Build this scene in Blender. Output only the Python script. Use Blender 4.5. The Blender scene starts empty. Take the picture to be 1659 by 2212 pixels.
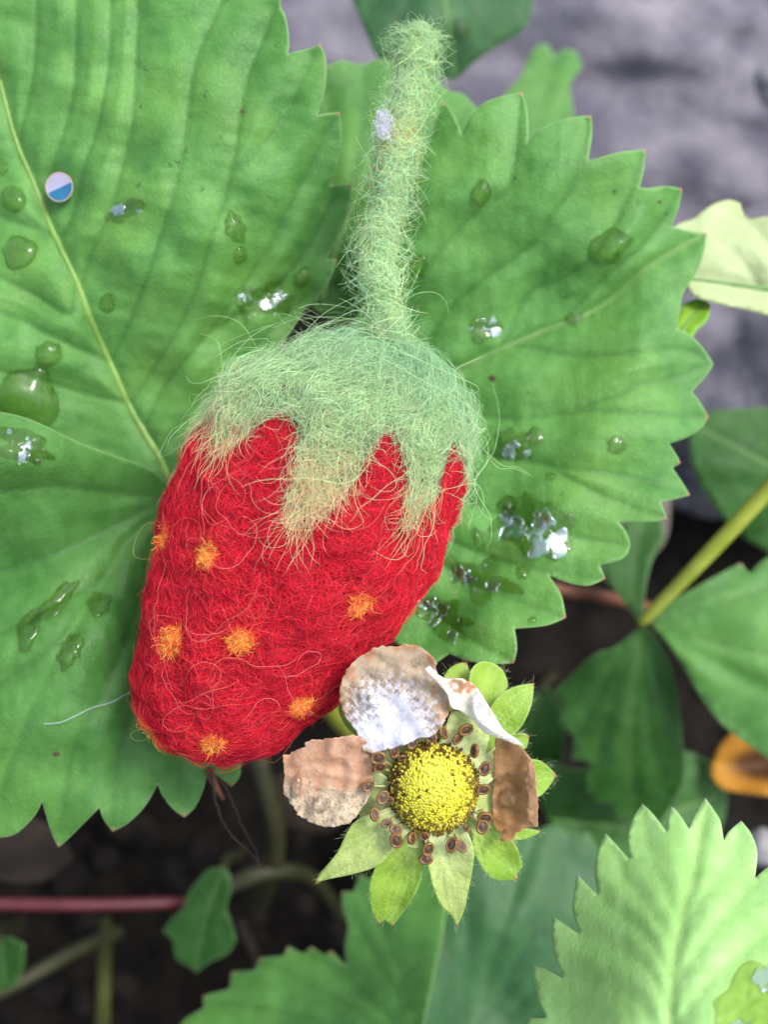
import bpy, math, random
import numpy as np
from mathutils import Vector, Matrix, noise as mnoise
from mathutils.geometry import delaunay_2d_cdt

R = math.radians
rng = np.random.default_rng(7)
random.seed(7)
sc = bpy.context.scene
col = sc.collection

# ------------------------------------------------------------------ camera
PW, PH = 1659.0, 2212.0            # picture grid used for measuring directions
FOC = PW / 2 / math.tan(R(20))     # focal length in that grid
CAM_H, PITCH = 0.215, 28.0
cam = bpy.data.cameras.new('camera'); camo = bpy.data.objects.new('camera', cam); col.objects.link(camo)
camo.location = (0, 0, CAM_H); camo.rotation_euler = (R(PITCH), 0, 0)
cam.sensor_fit = 'HORIZONTAL'; cam.sensor_width = 36; cam.lens = 18 / math.tan(R(20))
cam.clip_start = 0.004; cam.clip_end = 200
cam.dof.use_dof = True; cam.dof.focus_distance = 0.0972; cam.dof.aperture_fstop = cam.lens / 1.9
sc.camera = camo
CR = np.array(Matrix.Rotation(R(PITCH), 3, 'X')); CL = np.array(camo.location)
FWD = CR @ np.array([0, 0, -1.0])

# ------------------------------------------------------------------ sky and sun (bright overcast)
SUN = Vector((0.47, 0.02, 0.88)).normalized()
w = bpy.data.worlds.new('World'); sc.world = w; w.use_nodes = True
nt = w.node_tree; bg = nt.nodes['Background']
sky = nt.nodes.new('ShaderNodeTexSky'); sky.sky_type = 'NISHITA'; sky.sun_disc = False
sky.sun_elevation = math.asin(SUN.z); sky.sun_rotation = math.atan2(SUN.x, SUN.y)
sky.dust_density = 4.0; sky.air_density = 1.0; sky.ozone_density = 1.0
hs = nt.nodes.new('ShaderNodeHueSaturation'); hs.inputs['Saturation'].default_value = 0.58
nt.links.new(sky.outputs[0], hs.inputs['Color']); nt.links.new(hs.outputs[0], bg.inputs[0])
bg.inputs[1].default_value = 0.15
sl = bpy.data.lights.new('sun', 'SUN'); sl.energy = 1.3; sl.angle = R(16); sl.color = (1, .97, .92)
so = bpy.data.objects.new('sun', sl); col.objects.link(so); so.rotation_euler = (-SUN).to_track_quat('-Z', 'Y').to_euler()
so.location = (0.4, 0.2, 1.0)
sc.view_settings.view_transform = 'Standard'; sc.view_settings.look = 'None'
sc.view_settings.gamma = 1; sc.view_settings.exposure = 1.14
sc.render.engine = 'CYCLES'
sc.cycles.use_denoising = True
sc.cycles.max_bounces = 7; sc.cycles.transmission_bounces = 6; sc.cycles.diffuse_bounces = 3; sc.cycles.glossy_bounces = 2

# ------------------------------------------------------------------ helpers
def ray(px, py, d):
    """picture direction + distance along the view axis -> world point(s)"""
    px, py, d = np.broadcast_arrays(np.asarray(px, float), np.asarray(py, float), np.asarray(d, float))
    v = np.stack([(px - PW / 2) / FOC * d, -(py - PH / 2) / FOC * d, -d], -1)
    return v @ CR.T + CL
def ground_depth(px, py, z=0.0):
    v = np.array([(px - PW / 2) / FOC, -(py - PH / 2) / FOC, -1.0]) @ CR.T
    return (z - CL[2]) / v[2]
ORG = {}
def origin_of(o):
    while o is not None:
        if o.name in ORG: return ORG[o.name]
        o = o.parent
    return np.zeros(3)
def tag(o, label=None, cat=None, group=None, kind=None):
    for k, v in (('label', label), ('category', cat), ('group', group), ('kind', kind)):
        if v: o[k] = v
    return o
def empty(name, loc, label, cat, group=None):
    o = bpy.data.objects.new(name, None); col.objects.link(o); o.empty_display_size = .01
    o.location = loc; ORG[o.name] = np.array(loc, float)
    return tag(o, label, cat, group)
def mesh(name, V, Fc, mat, parent=None, smooth=True, attrs=None, mats=None, midx=None):
    V = np.asarray(V, float)
    org = origin_of(parent) if parent else V.mean(0)
    me = bpy.data.meshes.new(name)
    me.from_pydata((V - org).tolist(), [], [list(map(int, f)) for f in Fc]); me.update()
    if smooth: me.polygons.foreach_set('use_smooth', [True] * len(me.polygons))
    for m in (mats or [mat]): me.materials.append(m)
    if midx is not None: me.polygons.foreach_set('material_index', midx)
    for k, a in (attrs or {}).items():
        a = np.asarray(a, float)
        if a.ndim == 1:
            at = me.attributes.new(k, 'FLOAT', 'POINT'); at.data.foreach_set('value', a)
        else:
            at = me.attributes.new(k, 'FLOAT_COLOR', 'POINT')
            at.data.foreach_set('color', np.c_[a, np.ones(len(a))].ravel())
    o = bpy.data.objects.new(name, me); col.objects.link(o)
    if parent: o.parent = parent
    else: o.location = org; ORG[o.name] = org
    return o
def curves(name, P, rad, colr, mat, parent):
    """P (n,k,3) strands; rad (n,) or (n,k); colr (n,3) or (n,k,3)"""
    n, k, _ = P.shape
    hc = bpy.data.hair_curves.new(name); hc.add_curves([k] * n)
    hc.position_data.foreach_set('vector', (P - origin_of(parent)).astype(np.float32).ravel())
    rad = np.asarray(rad, float)
    if rad.ndim == 1:
        prof = 1 - 0.65 * np.abs(np.linspace(-1, 1, k)) ** 3
        rad = rad[:, None] * prof[None]
    at = hc.attributes.get('radius') or hc.attributes.new('radius', 'FLOAT', 'POINT')
    at.data.foreach_set('value', rad.astype(np.float32).ravel())
    if colr.ndim == 2: colr = np.repeat(colr[:, None], k, 1)
    at = hc.attributes.new('fcol', 'FLOAT_COLOR', 'POINT')
    at.data.foreach_set('color', np.concatenate([colr, np.ones((n, k, 1))], 2).astype(np.float32).ravel())
    hc.materials.append(mat)
    o = bpy.data.objects.new(name, hc); col.objects.link(o); o.parent = parent
    o['kind'] = 'stuff'
    return o
def tps(ctrl):
    c = np.array(ctrl, float); X = c[:, :2] / 1000; n = len(X)
    def phi(r2): return np.where(r2 > 0, r2 * np.log(np.maximum(r2, 1e-12)) * .5, 0)
    K = phi(((X[:, None] - X[None]) ** 2).sum(-1)) + np.eye(n) * 1e-4
    A = np.zeros((n + 3, n + 3)); Pm = np.c_[np.ones(n), X]
    A[:n, :n] = K; A[:n, n:] = Pm; A[n:, :n] = Pm.T
    s = np.linalg.solve(A, np.r_[c[:, 2], 0, 0, 0])
    def f(px, py):
        q = np.stack([np.asarray(px, float), np.asarray(py, float)], -1) / 1000
        r2 = ((q[..., None, :] - X) ** 2).sum(-1)
        return phi(r2) @ s[:n] + s[n] + q @ s[n + 1:]
    return f
def catmull(pts, n=8, closed=False):
    p = np.array(pts, float); out = []; N = len(p)
    for i in range(N if closed else N - 1):
        if closed: a, b, c_, d = p[i - 1], p[i], p[(i + 1) % N], p[(i + 2) % N]
        else: a, b, c_, d = p[max(i - 1, 0)], p[i], p[i + 1], p[min(i + 2, N - 1)]
        for t in np.arange(n) / n:
            out.append(.5 * (2 * b + (c_ - a) * t + (2 * a - 5 * b + 4 * c_ - d) * t * t + (3 * b - a - 3 * c_ + d) * t ** 3))
    if not closed: out.append(p[-1])
    return np.array(out)
def smooth_outline(pts, step):
    """closed outline: rounded where it turns gently, kept sharp at corners; -> points, sharp convex tips"""
    p = np.array(pts, float); N = len(p)
    area = .5 * np.sum(p[:, 0] * np.roll(p[:, 1], -1) - np.roll(p[:, 0], -1) * p[:, 1])
    if area < 0: p = p[::-1]
    d1 = p - np.roll(p, 1, 0); d2 = np.roll(p, -1, 0) - p
    ang = np.arctan2(d1[:, 0] * d2[:, 1] - d1[:, 1] * d2[:, 0], (d1 * d2).sum(1))
    sharp = np.abs(ang) > R(52)
    tips = p[ang > R(60)]
    out = []
    for i in range(N):
        b, c_ = p[i], p[(i + 1) % N]
        a = p[i - 1] if not sharp[i] else b - (c_ - b) * .6
        d = p[(i + 2) % N] if not sharp[(i + 1) % N] else c_ + (c_ - b) * .6
        L = np.linalg.norm(c_ - b); n = max(1, int(round(L / step)))
        for t in np.arange(n) / n:
            out.append(.5 * (2 * b + (c_ - a) * t + (2 * a - 5 * b + 4 * c_ - d) * t * t + (3 * b - a - 3 * c_ + d) * t ** 3))
    return np.array(out), tips
def inside(poly, q):
    x, y = q[:, 0], q[:, 1]; r = np.zeros(len(q), bool)
    x0, y0 = poly[:, 0], poly[:, 1]; x1, y1 = np.roll(x0, -1), np.roll(y0, -1)
    for a, b, c_, d in zip(x0, y0, x1, y1):
        m = (b > y) != (d > y)
        if m.any(): r[m] ^= x[m] < (c_ - a) * (y[m] - b) / (d - b) + a
    return r
def seg_dist(q, poly, closed=False):
    a = np.asarray(poly, float); b = np.roll(a, -1, 0) if closed else a[1:]
    if not closed: a = a[:-1]
    best = np.full(len(q), 1e9)
    for p0, p1 in zip(a, b):
        d = p1 - p0; t = np.clip(((q - p0) @ d) / max(d @ d, 1e-9), 0, 1)
        best = np.minimum(best, np.hypot(*(q - p0 - t[:, None] * d).T))
    return best
def waves(seed, wl, n=10):
    r = np.random.default_rng(seed); a = r.uniform(0, 2 * np.pi, n); k = 2 * np.pi / (wl * r.uniform(.7, 1.5, n)); p = r.uniform(0, 6.28, n)
    kx, ky = np.cos(a) * k, np.sin(a) * k
    return lambda x, y: np.sin(np.asarray(x)[..., None] * kx + np.asarray(y)[..., None] * ky + p).sum(-1) / math.sqrt(n / 2) / 1.5
def serrate(pts, n, amp, side=1):
    c = catmull(pts, 12); L = np.r_[0, np.cumsum(np.hypot(*np.diff(c, axis=0).T))]
    out = []
    for i in range(n):
        for f, h in ((.02, 0), (.3, .5), (.6, .85), (.88, 1.0)):
            s = (i + f) / n * L[-1]
            x = np.array([np.interp(s, L, c[:, 0]), np.interp(s, L, c[:, 1])])
            x2 = np.array([np.interp(s + 2, L, c[:, 0]), np.interp(s + 2, L, c[:, 1])]) - np.array([np.interp(s - 2, L, c[:, 0]), np.interp(s - 2, L, c[:, 1])])
            x2 /= np.hypot(*x2); out.append(tuple(x + side * amp * h * np.array([x2[1], -x2[0]])))
    return out

class Sheet:
    """a thin curved leaf-like solid: outline measured in the picture, real distance from its control points"""
    def __init__(s, name, outline, depth, mat, parent=None, mid=None, veins=(), step=9, thick=.00028, quilt=.00055, groove=.00017,
                 wob=.0004, wobl=160, fine=.00004, seed=1, midw=9, colfn=None, extra=None, vw=5.0, notmid=.0003, crumple=0, rough_edge=0):
        s.cr = crumple; s.w3 = waves(seed + 90, 70, 7)
        s.base = tps(depth) if not callable(depth) else depth
        s.mid = catmull(mid, 6) if mid else None
        s.veins = [catmull(v, 5) for v in veins]; s.q, s.g, s.wob, s.fine = quilt, groove, wob, fine
        s.w1, s.w2 = waves(seed, wobl), waves(seed + 50, 42); s.midw, s.vw, s.notmid = midw, vw, notmid
        b, tips = smooth_outline(outline, step * .75)
        if rough_edge:
            wj = waves(seed + 30, 16, 12); b = b + rough_edge * np.c_[wj(b[:, 0], b[:, 1]), wj(b[:, 1] + 300, b[:, 0])]
        lo, hi = b.min(0), b.max(0)
        gx, gy = np.meshgrid(np.arange(lo[0], hi[0], step), np.arange(lo[1], hi[1], step * .87))
        gx[::2] += step * .5
        r = np.random.default_rng(seed)
        g = np.c_[gx.ravel(), gy.ravel()] + r.uniform(-.15, .15, (gx.size, 2)) * step
        g = g[inside(b, g)]; g = g[seg_dist(g, b, True) > step * .5]
        nb = len(b); pts = np.r_[b, g]
        res = delaunay_2d_cdt([Vector(p) for p in pts], [], [list(range(nb))], 1, 1e-4)
        q = np.array([(v.x, v.y) for v in res[0]]); tri = [f for f in res[2]]
        s.outline = b; s.tips = tips
        d = s.depth(q)
        n = len(q)
        # orient triangles towards the viewer (picture y points down)
        T = np.array(tri); A, B, C_ = q[T[:, 0]], q[T[:, 1]], q[T[:, 2]]
        cr = (B[:, 0] - A[:, 0]) * (C_[:, 1] - A[:, 1]) - (B[:, 1] - A[:, 1]) * (C_[:, 0] - A[:, 0])
        T[cr > 0] = T[cr > 0][:, ::-1]
        edge_cnt = {}
        for t in T:
            for i in range(3): edge_cnt[(t[i], t[(i + 1) % 3])] = 1
        rim = [(a, b_) for (a, b_) in edge_cnt if (b_, a) not in edge_cnt]
        V = np.r_[ray(q[:, 0], q[:, 1], d), ray(q[:, 0], q[:, 1], d + thick)]
        faces = T.tolist() + (T[:, ::-1] + n).tolist() + [[b_, a, a + n, b_ + n] for a, b_ in rim]
        dm = seg_dist(q, s.mid) if s.mid is not None else np.full(n, 1e3)
        if s.mid is not None:
            L = len(s.mid); 
        dv = s.vdist(q)
        at = dict(vein=np.exp(-(dm / (midw * .8)) ** 2), svein=np.exp(-(dv / vw) ** 2), edge=np.clip(1 - seg_dist(q, b, True) / 14, 0, 1))
        tp = np.zeros(n)
        for t in tips: tp = np.maximum(tp, np.clip(1.3 - np.hypot(*(q - t).T) / 7, 0, 1))
        at['tip'] = tp; at['wet'] = np.zeros(n); at['pu'] = q[:, 0] / 100; at['pv'] = q[:, 1] / 100
        if extra: at['basek'] = extra(q[:, 0], q[:, 1])
        if colfn: at['col'] = colfn(q[:, 0], q[:, 1])
        at = {k: np.concatenate([v, v]) for k, v in at.items()}
        s.obj = mesh(name, V, faces, mat, parent, attrs=at); s.T, s.qv = T, q
    def vdist(s, q):
        d = np.full(len(q), 1e3)
        for v in s.veins: d = np.minimum(d, seg_dist(q, v))
        return d
    def depth(s, q):
        q = np.atleast_2d(np.asarray(q, float))
        d = s.base(q[:, 0], q[:, 1]) + s.wob * s.w1(q[:, 0], q[:, 1]) + s.fine * s.w2(q[:, 0], q[:, 1])
        if s.cr: d = d + s.cr * (np.abs(s.w3(q[:, 0], q[:, 1])) - .5)
        dv = s.vdist(q); dm = seg_dist(q, s.mid) if s.mid is not None else np.full(len(q), 1e3)
        if len(s.veins) or s.mid is not None:
            dd = np.minimum(dv, dm)
            d = d - s.q * (1 - np.exp(-(dd / 30) ** 2)) + s.g * np.exp(-(dv / 5.5) ** 2) + s.notmid * np.exp(-(dm / s.midw / 1.6) ** 2)
        return d
def rib(sheet, mat, pts, r0, r1, lift=.35, name='midrib'):
    c = catmull(pts, 8); n = len(c); r = np.linspace(r0, r1, n)
    d = sheet.depth(c) + r * .55
    return tube(name, ray(c[:, 0], c[:, 1], d), r, mat, sheet.obj, 8, res=0)
def tube(name, pts, rad, mat, parent=None, seg=12, res=6, attrs=None, flat=1.0):
    p = np.array(pts, float); r = np.atleast_1d(np.asarray(rad, float))
    if len(r) == 1: r = np.repeat(r, len(p))
    if res: p = catmull(p, res)
    r = np.interp(np.linspace(0, 1, len(p)), np.linspace(0, 1, len(r)), r)
    n = len(p); t = np.gradient(p, axis=0); t /= np.linalg.norm(t, axis=1)[:, None] + 1e-12
    u = np.cross(t[0], [0.3, .2, 1]); u /= np.linalg.norm(u); V = []
    for i in range(n):
        u = u - t[i] * (u @ t[i]); u /= np.linalg.norm(u); v = np.cross(t[i], u)
        a = np.arange(seg) / seg * 2 * np.pi
        V.append(p[i] + r[i] * (np.cos(a)[:, None] * u + np.sin(a)[:, None] * v))
    V = np.concatenate(V).tolist(); Fc = []
    for i in range(n - 1):
        for j in range(seg):
            k = (j + 1) % seg; Fc.append([i * seg + j, i * seg + k, (i + 1) * seg + k, (i + 1) * seg + j])
    V += [p[0] - t[0] * r[0] * .4, p[-1] + t[-1] * r[-1] * .4]; m = n * seg
    for j in range(seg):
        k = (j + 1) % seg; Fc += [[m, k, j], [m + 1, (n - 1) * seg + j, (n - 1) * seg + k]]
    at = {'along': np.r_[np.repeat(np.linspace(0, 1, n), seg), 0, 1]}
    return mesh(name, V, Fc, mat, parent, attrs=at)

# ------------------------------------------------------------------ materials
class NT:
    def __init__(s, name):
        s.m = bpy.data.materials.new(name); s.m.use_nodes = True; s.t = s.m.node_tree
        s.out = s.t.nodes['Material Output']; s.p = s.t.nodes['Principled BSDF']
    def n(s, ty, **kw):
        x = s.t.nodes.new(ty)
        for k, v in kw.items():
            if k in x.inputs: x.inputs[k].default_value = v
            else: setattr(x, k, v)
        return x
    def l(s, a, b): s.t.links.new(a, b)
    def attr(s, name): x = s.n('ShaderNodeAttribute'); x.attribute_name = name; return x
    def noise(s, scale, detail=4, rough=.55, vec=None, dist=0):
        x = s.n('ShaderNodeTexNoise', Scale=scale, Detail=detail, Roughness=rough, Distortion=dist)
        s.l(vec or s.obj(), x.inputs['Vector']); return x.outputs['Fac']
    def obj(s):
        if not hasattr(s, '_o'): s._o = s.n('ShaderNodeTexCoord').outputs['Object']
        return s._o
    def ramp(s, fac, stops):
        x = s.n('ShaderNodeValToRGB'); e = x.color_ramp.elements
        while len(e) < len(stops): e.new(.5)
        for el, (pos, c) in zip(e, stops): el.position = pos; el.color = (*c, 1) if len(c) == 3 else c
        s.l(fac, x.inputs[0]); return x.outputs[0]
    def mix(s, fac, a, b, blend='MIX'):
        x = s.n('ShaderNodeMix', data_type='RGBA', blend_type=blend)
        for i, v in ((0, fac), (6, a), (7, b)):
            if isinstance(v, (int, float)): x.inputs[i].default_value = v
            elif isinstance(v, tuple): x.inputs[i].default_value = (*v, 1)
            else: s.l(v, x.inputs[i])
        return x.outputs[2]
    def math(s, op, a, b=None):
        x = s.n('ShaderNodeMath', operation=op)
        for i, v in enumerate((a, b)):
            if v is None: continue
            if isinstance(v, (int, float)): x.inputs[i].default_value = v
            else: s.l(v, x.inputs[i])
        return x.outputs[0]
    def bump(s, h, dist, strength=1, nrm=None):
        x = s.n('ShaderNodeBump', Strength=strength, Distance=dist); s.l(h, x.inputs['Height'])
        if nrm: s.l(nrm, x.inputs['Normal'])
        return x.outputs[0]
    def set(s, **kw):
        for k, v in kw.items():
            k = k.replace('_', ' ')
            if isinstance(v, tuple): s.p.inputs[k].default_value = (*v, 1) if len(v) == 3 else v
            elif isinstance(v, (int, float)): s.p.inputs[k].default_value = v
            else: s.l(v, s.p.inputs[k])
        return s
    def translucent(s, color, fac, nrm=None):
        t = s.n('ShaderNodeBsdfTranslucent'); m = s.n('ShaderNodeMixShader'); m.inputs[0].default_value = fac
        if isinstance(color, tuple): t.inputs[0].default_value = (*color, 1)
        else: s.l(color, t.inputs[0])
        s.l(s.p.outputs[0], m.inputs[1]); s.l(t.outputs[0], m.inputs[2]); s.l(m.outputs[0], s.out.inputs[0]); return s

def leaf_mat(name, dark, light, vein=(.30, .42, .08), svein=None, rim=(.36, .54, .26), rimf=.42, tr=.3, rough=.52, spec=.38, mott=380, tip=(.45, .12, .10), patch=None, patchs=120, bump=1.0, veinf=.35, basecol=None, warm=None, netf=1.0):
    m = NT(name)
    n1 = m.noise(mott, 5, .6); n2 = m.noise(95, 3, .5)
    f = m.math('ADD', m.math('MULTIPLY', n1, .45), m.math('MULTIPLY', n2, .55))
    c = m.ramp(f, [(.36, dark), (.66, light)])
    if warm: c = m.mix(m.math('MULTIPLY', m.ramp(m.noise(70, 3, .6), [(.45, (0, 0, 0)), (.68, (1, 1, 1))]), .42), c, warm)
    wv = m.n('ShaderNodeTexNoise', Scale=900.0, Detail=2.0); m.l(m.obj(), wv.inputs['Vector'])
    va = m.n('ShaderNodeVectorMath', operation='MULTIPLY_ADD'); m.l(wv.outputs['Color'], va.inputs[0]); va.inputs[1].default_value = (.0008,) * 3; m.l(m.obj(), va.inputs[2])
    vor = m.n('ShaderNodeTexVoronoi', Scale=1500.0, feature='DISTANCE_TO_EDGE'); m.l(va.outputs[0], vor.inputs['Vector'])
    net = m.ramp(vor.outputs[0], [(0, (1, 1, 1)), (.16, (0, 0, 0))])
    sv = svein or tuple(x * .62 for x in dark)
    c = m.mix(m.math('MULTIPLY', net, .15 * netf), c, sv)
    c = m.mix(m.math('MULTIPLY', m.attr('svein').outputs['Fac'], .48), c, sv)
    c = m.mix(m.math('MULTIPLY', m.attr('vein').outputs['Fac'], veinf), c, vein)
    if patch:
        pf = m.ramp(m.noise(patchs, 3, .5), [(.60, (0, 0, 0)), (.72, (1, 1, 1))]); c = m.mix(m.math('MULTIPLY', pf, .7), c, patch)
    wet = m.attr('wet').outputs['Fac']
    c = m.mix(m.math('MULTIPLY', wet, .62), c, tuple(x * k for x, k in zip(dark, (1.45, 1.35, .2))))
    e = m.ramp(m.attr('edge').outputs['Fac'], [(.68, (0, 0, 0)), (1.0, (1, 1, 1))])
    c = m.mix(m.math('MULTIPLY', e, rimf), c, rim)
    if basecol: c = m.mix(m.attr('basek').outputs['Fac'], c, basecol)
    if tip: c = m.mix(m.attr('tip').outputs['Fac'], c, tip)
    h = m.math('ADD', m.math('MULTIPLY', net, -.24 * netf), m.noise(600, 3, .5))
    nr = m.bump(h, .00010 * bump)
    ro = m.math('ADD', m.math('MULTIPLY', n1, .25), rough - .12)
    m.set(Base_Color=c, Roughness=ro, Specular_IOR_Level=spec, Normal=nr)
    tc = m.mix(.45, c, (.25, .50, .04))
    return m.translucent(tc, tr).m
M = {}
M['leaf'] = leaf_mat('leaf_green', (.062, .208, .042), (.142, .362, .086), svein=(.034, .125, .022), veinf=.6, vein=(.17, .33, .06), spec=.33, warm=(.17, .35, .055))
M['leaf_b'] = leaf_mat('leaf_green_mid', (.052, .175, .034), (.114, .298, .070), vein=(.10, .28, .06), spec=.33, warm=(.11, .28, .035))
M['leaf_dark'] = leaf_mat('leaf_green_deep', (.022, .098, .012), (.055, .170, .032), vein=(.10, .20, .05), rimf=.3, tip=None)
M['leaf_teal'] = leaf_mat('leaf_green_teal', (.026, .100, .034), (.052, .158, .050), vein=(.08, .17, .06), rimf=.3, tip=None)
M['leaf_pale'] = leaf_mat('leaf_underside_pale', (.36, .46, .20), (.50, .60, .34), vein=(.5, .55, .28), svein=(.30, .36, .18), rim=(.42, .30, .12), tip=None)
M['leaf_young'] = leaf_mat('leaf_young_bright', (.33, .61, .19), (.45, .75, .29), vein=(.52, .74, .24), svein=(.31, .58, .18), netf=.4, rim=(.35, .48, .30), rimf=.5, tip=(.34, .30, .33), tr=.32)
M['leaf_lime'] = leaf_mat('leaf_lime', (.14, .34, .01), (.25, .48, .02), tip=None)
M['sepal'] = leaf_mat('sepal_green', (.15, .31, .020), (.30, .46, .055), vein=(.36, .5, .12), svein=(.40, .56, .16), rim=(.42, .52, .25), rimf=.35, rough=.5, tip=(.42, .07, .06), mott=700, basecol=(.44, .56, .16))
M['sepal_pale'] = leaf_mat('sepal_pale', (.34, .46, .11), (.52, .62, .24), vein=(.48, .60, .2), rim=(.30, .48, .06), rimf=.7, rough=.5, tip=(.42, .07, .06), mott=600, basecol=(.60, .68, .34))

def simple(name, c1, c2, scale, rough=.7, bump=0, bscale=None, spec=.5, stops=(.35, .65), tr=0):
    m = NT(name); f = m.noise(scale, 6, .6); c = m.ramp(f, [(stops[0], c1), (stops[1], c2)])
    m.set(Base_Color=c, Roughness=rough, Specular_IOR_Level=spec)
    if bump: m.set(Normal=m.bump(m.noise(bscale or scale * 2, 6, .65), bump))
    if tr: m.translucent(c, tr)
    return m.m
M['midrib'] = simple('midrib_yellow', (.13, .27, .045), (.20, .36, .07), 300, .5, tr=.2)
M['midrib_soft'] = simple('midrib_green', (.08, .20, .045), (.13, .27, .07), 300, .5, tr=.2)
M['petiole'] = simple('petiole_green', (.26, .33, .03), (.42, .46, .07), 160, .45, .0002)
M['stalk_olive'] = simple('stalk_olive', (.018, .020, .004), (.038, .038, .008), 150, .6)
M['stalk_yellowish'] = simple('stalk_yellow', (.045, .055, .007), (.08, .085, .014), 150, .6)  # paler, yellower colour than the olive stalks
M['runner_red'] = simple('runner_red', (.07, .005, .011), (.11, .012, .018), 200, .45)
M['twig'] = simple('dry_twig', (.02, .013, .008), (.05, .032, .02), 300, .9, .0004)
M['spot'] = simple('leaf_spot_brown', (.05, .03, .015), (.12, .06, .03), 900, .8)
M['twig_red'] = simple('red_brown_stalk', (.10, .03, .018), (.16, .06, .03), 200, .7)
M['soil'] = simple('soil', (.003, .0025, .002), (.014, .011, .008), 180, .95, .0015, 400, spec=.2)
M['crumb'] = simple('soil_crumb', (.004, .003, .0025), (.018, .014, .010), 220, .95, .0008, 600, spec=.2)
M['ground_grey'] = simple('ground_patch_grey', (.15, .13, .105), (.30, .27, .22), 120, .85, .0004)
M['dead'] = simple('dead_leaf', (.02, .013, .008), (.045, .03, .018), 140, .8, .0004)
def rock_mat():
    m = NT('rock_lilac_grey')
    a = m.noise(26, 5, .55); b = m.noise(95, 5, .6)
    f = m.math('ADD', m.math('MULTIPLY', a, .7), m.math('MULTIPLY', b, .4))
    c = m.ramp(f, [(.36, (.05, .052, .074)), (.53, (.105, .102, .135)), (.70, (.25, .232, .27))])
    m.set(Base_Color=c, Roughness=.8, Normal=m.bump(m.noise(300, 6, .7), .002))
    return m.m
M['rock'] = rock_mat()
M['pebble'] = simple('pebble_pale', (.16, .16, .17), (.34, .33, .34), 150, .7, .0006)

def felt_mat(name, c1, c2):
    m = NT(name); f = m.noise(900, 5, .7); c = m.ramp(f, [(.35, c1), (.68, c2)])
    m.set(Base_Color=c, Roughness=.9, Specular_IOR_Level=.15, Sheen_Weight=.25, Sheen_Roughness=.5, Normal=m.bump(m.noise(1500, 5, .7), .0006))
    return m.m
M['felt_red'] = felt_mat('felt_red', (.15, .001, .007), (.40, .006, .022))
M['felt_green'] = felt_mat('felt_green', (.17, .33, .17), (.32, .50, .26))
M['felt_green_pale'] = felt_mat('felt_green_pale', (.28, .47, .23), (.42, .62, .33))
M['felt_orange'] = felt_mat('felt_orange', (.70, .20, .01), (.90, .34, .03))
def fibre_mat(name, tr=.3):
    m = NT(name); c = m.attr('fcol').outputs['Color']
    m.set(Base_Color=c, Roughness=.65, Specular_IOR_Level=.25)
    return m.translucent(c, tr).m
M['fibre'] = fibre_mat('wool_fibre')
M['hair'] = fibre_mat('plant_hair', .4)
def water_mat(name, bump=0, bs=600, ior=1.36):
    m = NT(name); m.set(Base_Color=(1, 1, 1), Roughness=.015, IOR=ior, Transmission_Weight=1.0, Specular_IOR_Level=.9)
    if bump: m.set(Normal=m.bump(m.noise(bs, 3, .6), bump))
    return m.m
def glint_mat():  # extra reflective patches, gloss tinted blue to imitate sky reflections
    m = NT('added_glints'); g = m.n('ShaderNodeBsdfGlossy', Roughness=.10, Color=(.78, .92, 1, 1)); t = m.n('ShaderNodeBsdfTransparent'); x = m.n('ShaderNodeMixShader')
    x.inputs[0].default_value = .20; m.l(m.bump(m.noise(350, 2, .5), .00004), g.inputs['Normal'])
    m.l(t.outputs[0], x.inputs[1]); m.l(g.outputs[0], x.inputs[2]); m.l(x.outputs[0], m.out.inputs[0]); return m.m
M['water'] = water_mat('water')
M['film'] = M['water']; M['added_glint'] = glint_mat()
def col_mat(name, rough=.6, tr=.25, speck=None, bump=.0002, bscale=900, spec=.3, streak=0):
    m = NT(name); c = m.attr('col').outputs['Color']
    f = m.noise(1300, 5, .65)
    c = m.mix(.5, c, m.ramp(f, [(.3, (.55, .52, .5)), (.7, (1.25, 1.25, 1.25))]), 'MULTIPLY')
    if speck:
        s = m.ramp(m.noise(1700, 4, .7), [(.52, (0, 0, 0)), (.62, (1, 1, 1))])
        sb = m.n('ShaderNodeSeparateColor'); m.l(m.attr('col').outputs['Color'], sb.inputs[0]); kb = m.n('ShaderNodeMapRange'); m.l(sb.outputs[2], kb.inputs[0])
        for ii, vv in enumerate((.15, .42, 1, 0)): kb.inputs[ii + 1].default_value = vv
        k = m.math('MULTIPLY', m.math('MULTIPLY', s, kb.outputs[0]), speck[1]); c = m.mix(k, c, speck[0])
    m.set(Base_Color=c, Roughness=rough, Specular_IOR_Level=spec, Normal=m.bump(m.noise(bscale, 5, .6), bump))
    return m.translucent(c, tr).m
M['petal'] = col_mat('petal_dried', .5, .34, ((.20, .13, .07), .28), .00025, 800)
M['petal_plain'] = col_mat('petal_plain', .5, .48, None, .0002, 700)
M['dead_orange'] = col_mat('dead_leaf_orange', .6, .3)
M['pistil'] = col_mat('pistil_yellow', .35, .38, None, .00005, spec=.5)
M['felt_cap'] = col_mat('felt_cap', .9, .05, None, .0006, 1500, .15)
M['anther'] = simple('anther_brown', (.028, .012, .006), (.085, .04, .018), 2500, .45, .00006)
M['anther_rim'] = simple('anther_rim_tan', (.13, .06, .016), (.26, .13, .035), 2500, .35, tr=.2)
M['filament'] = simple('filament_pale', (.42, .45, .16), (.55, .58, .25), 900, .5, tr=.3)
M['hypanthium'] = simple('hypanthium_pale', (.34, .46, .11), (.52, .60, .24), 500, .45, .0002, tr=.2)

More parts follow.
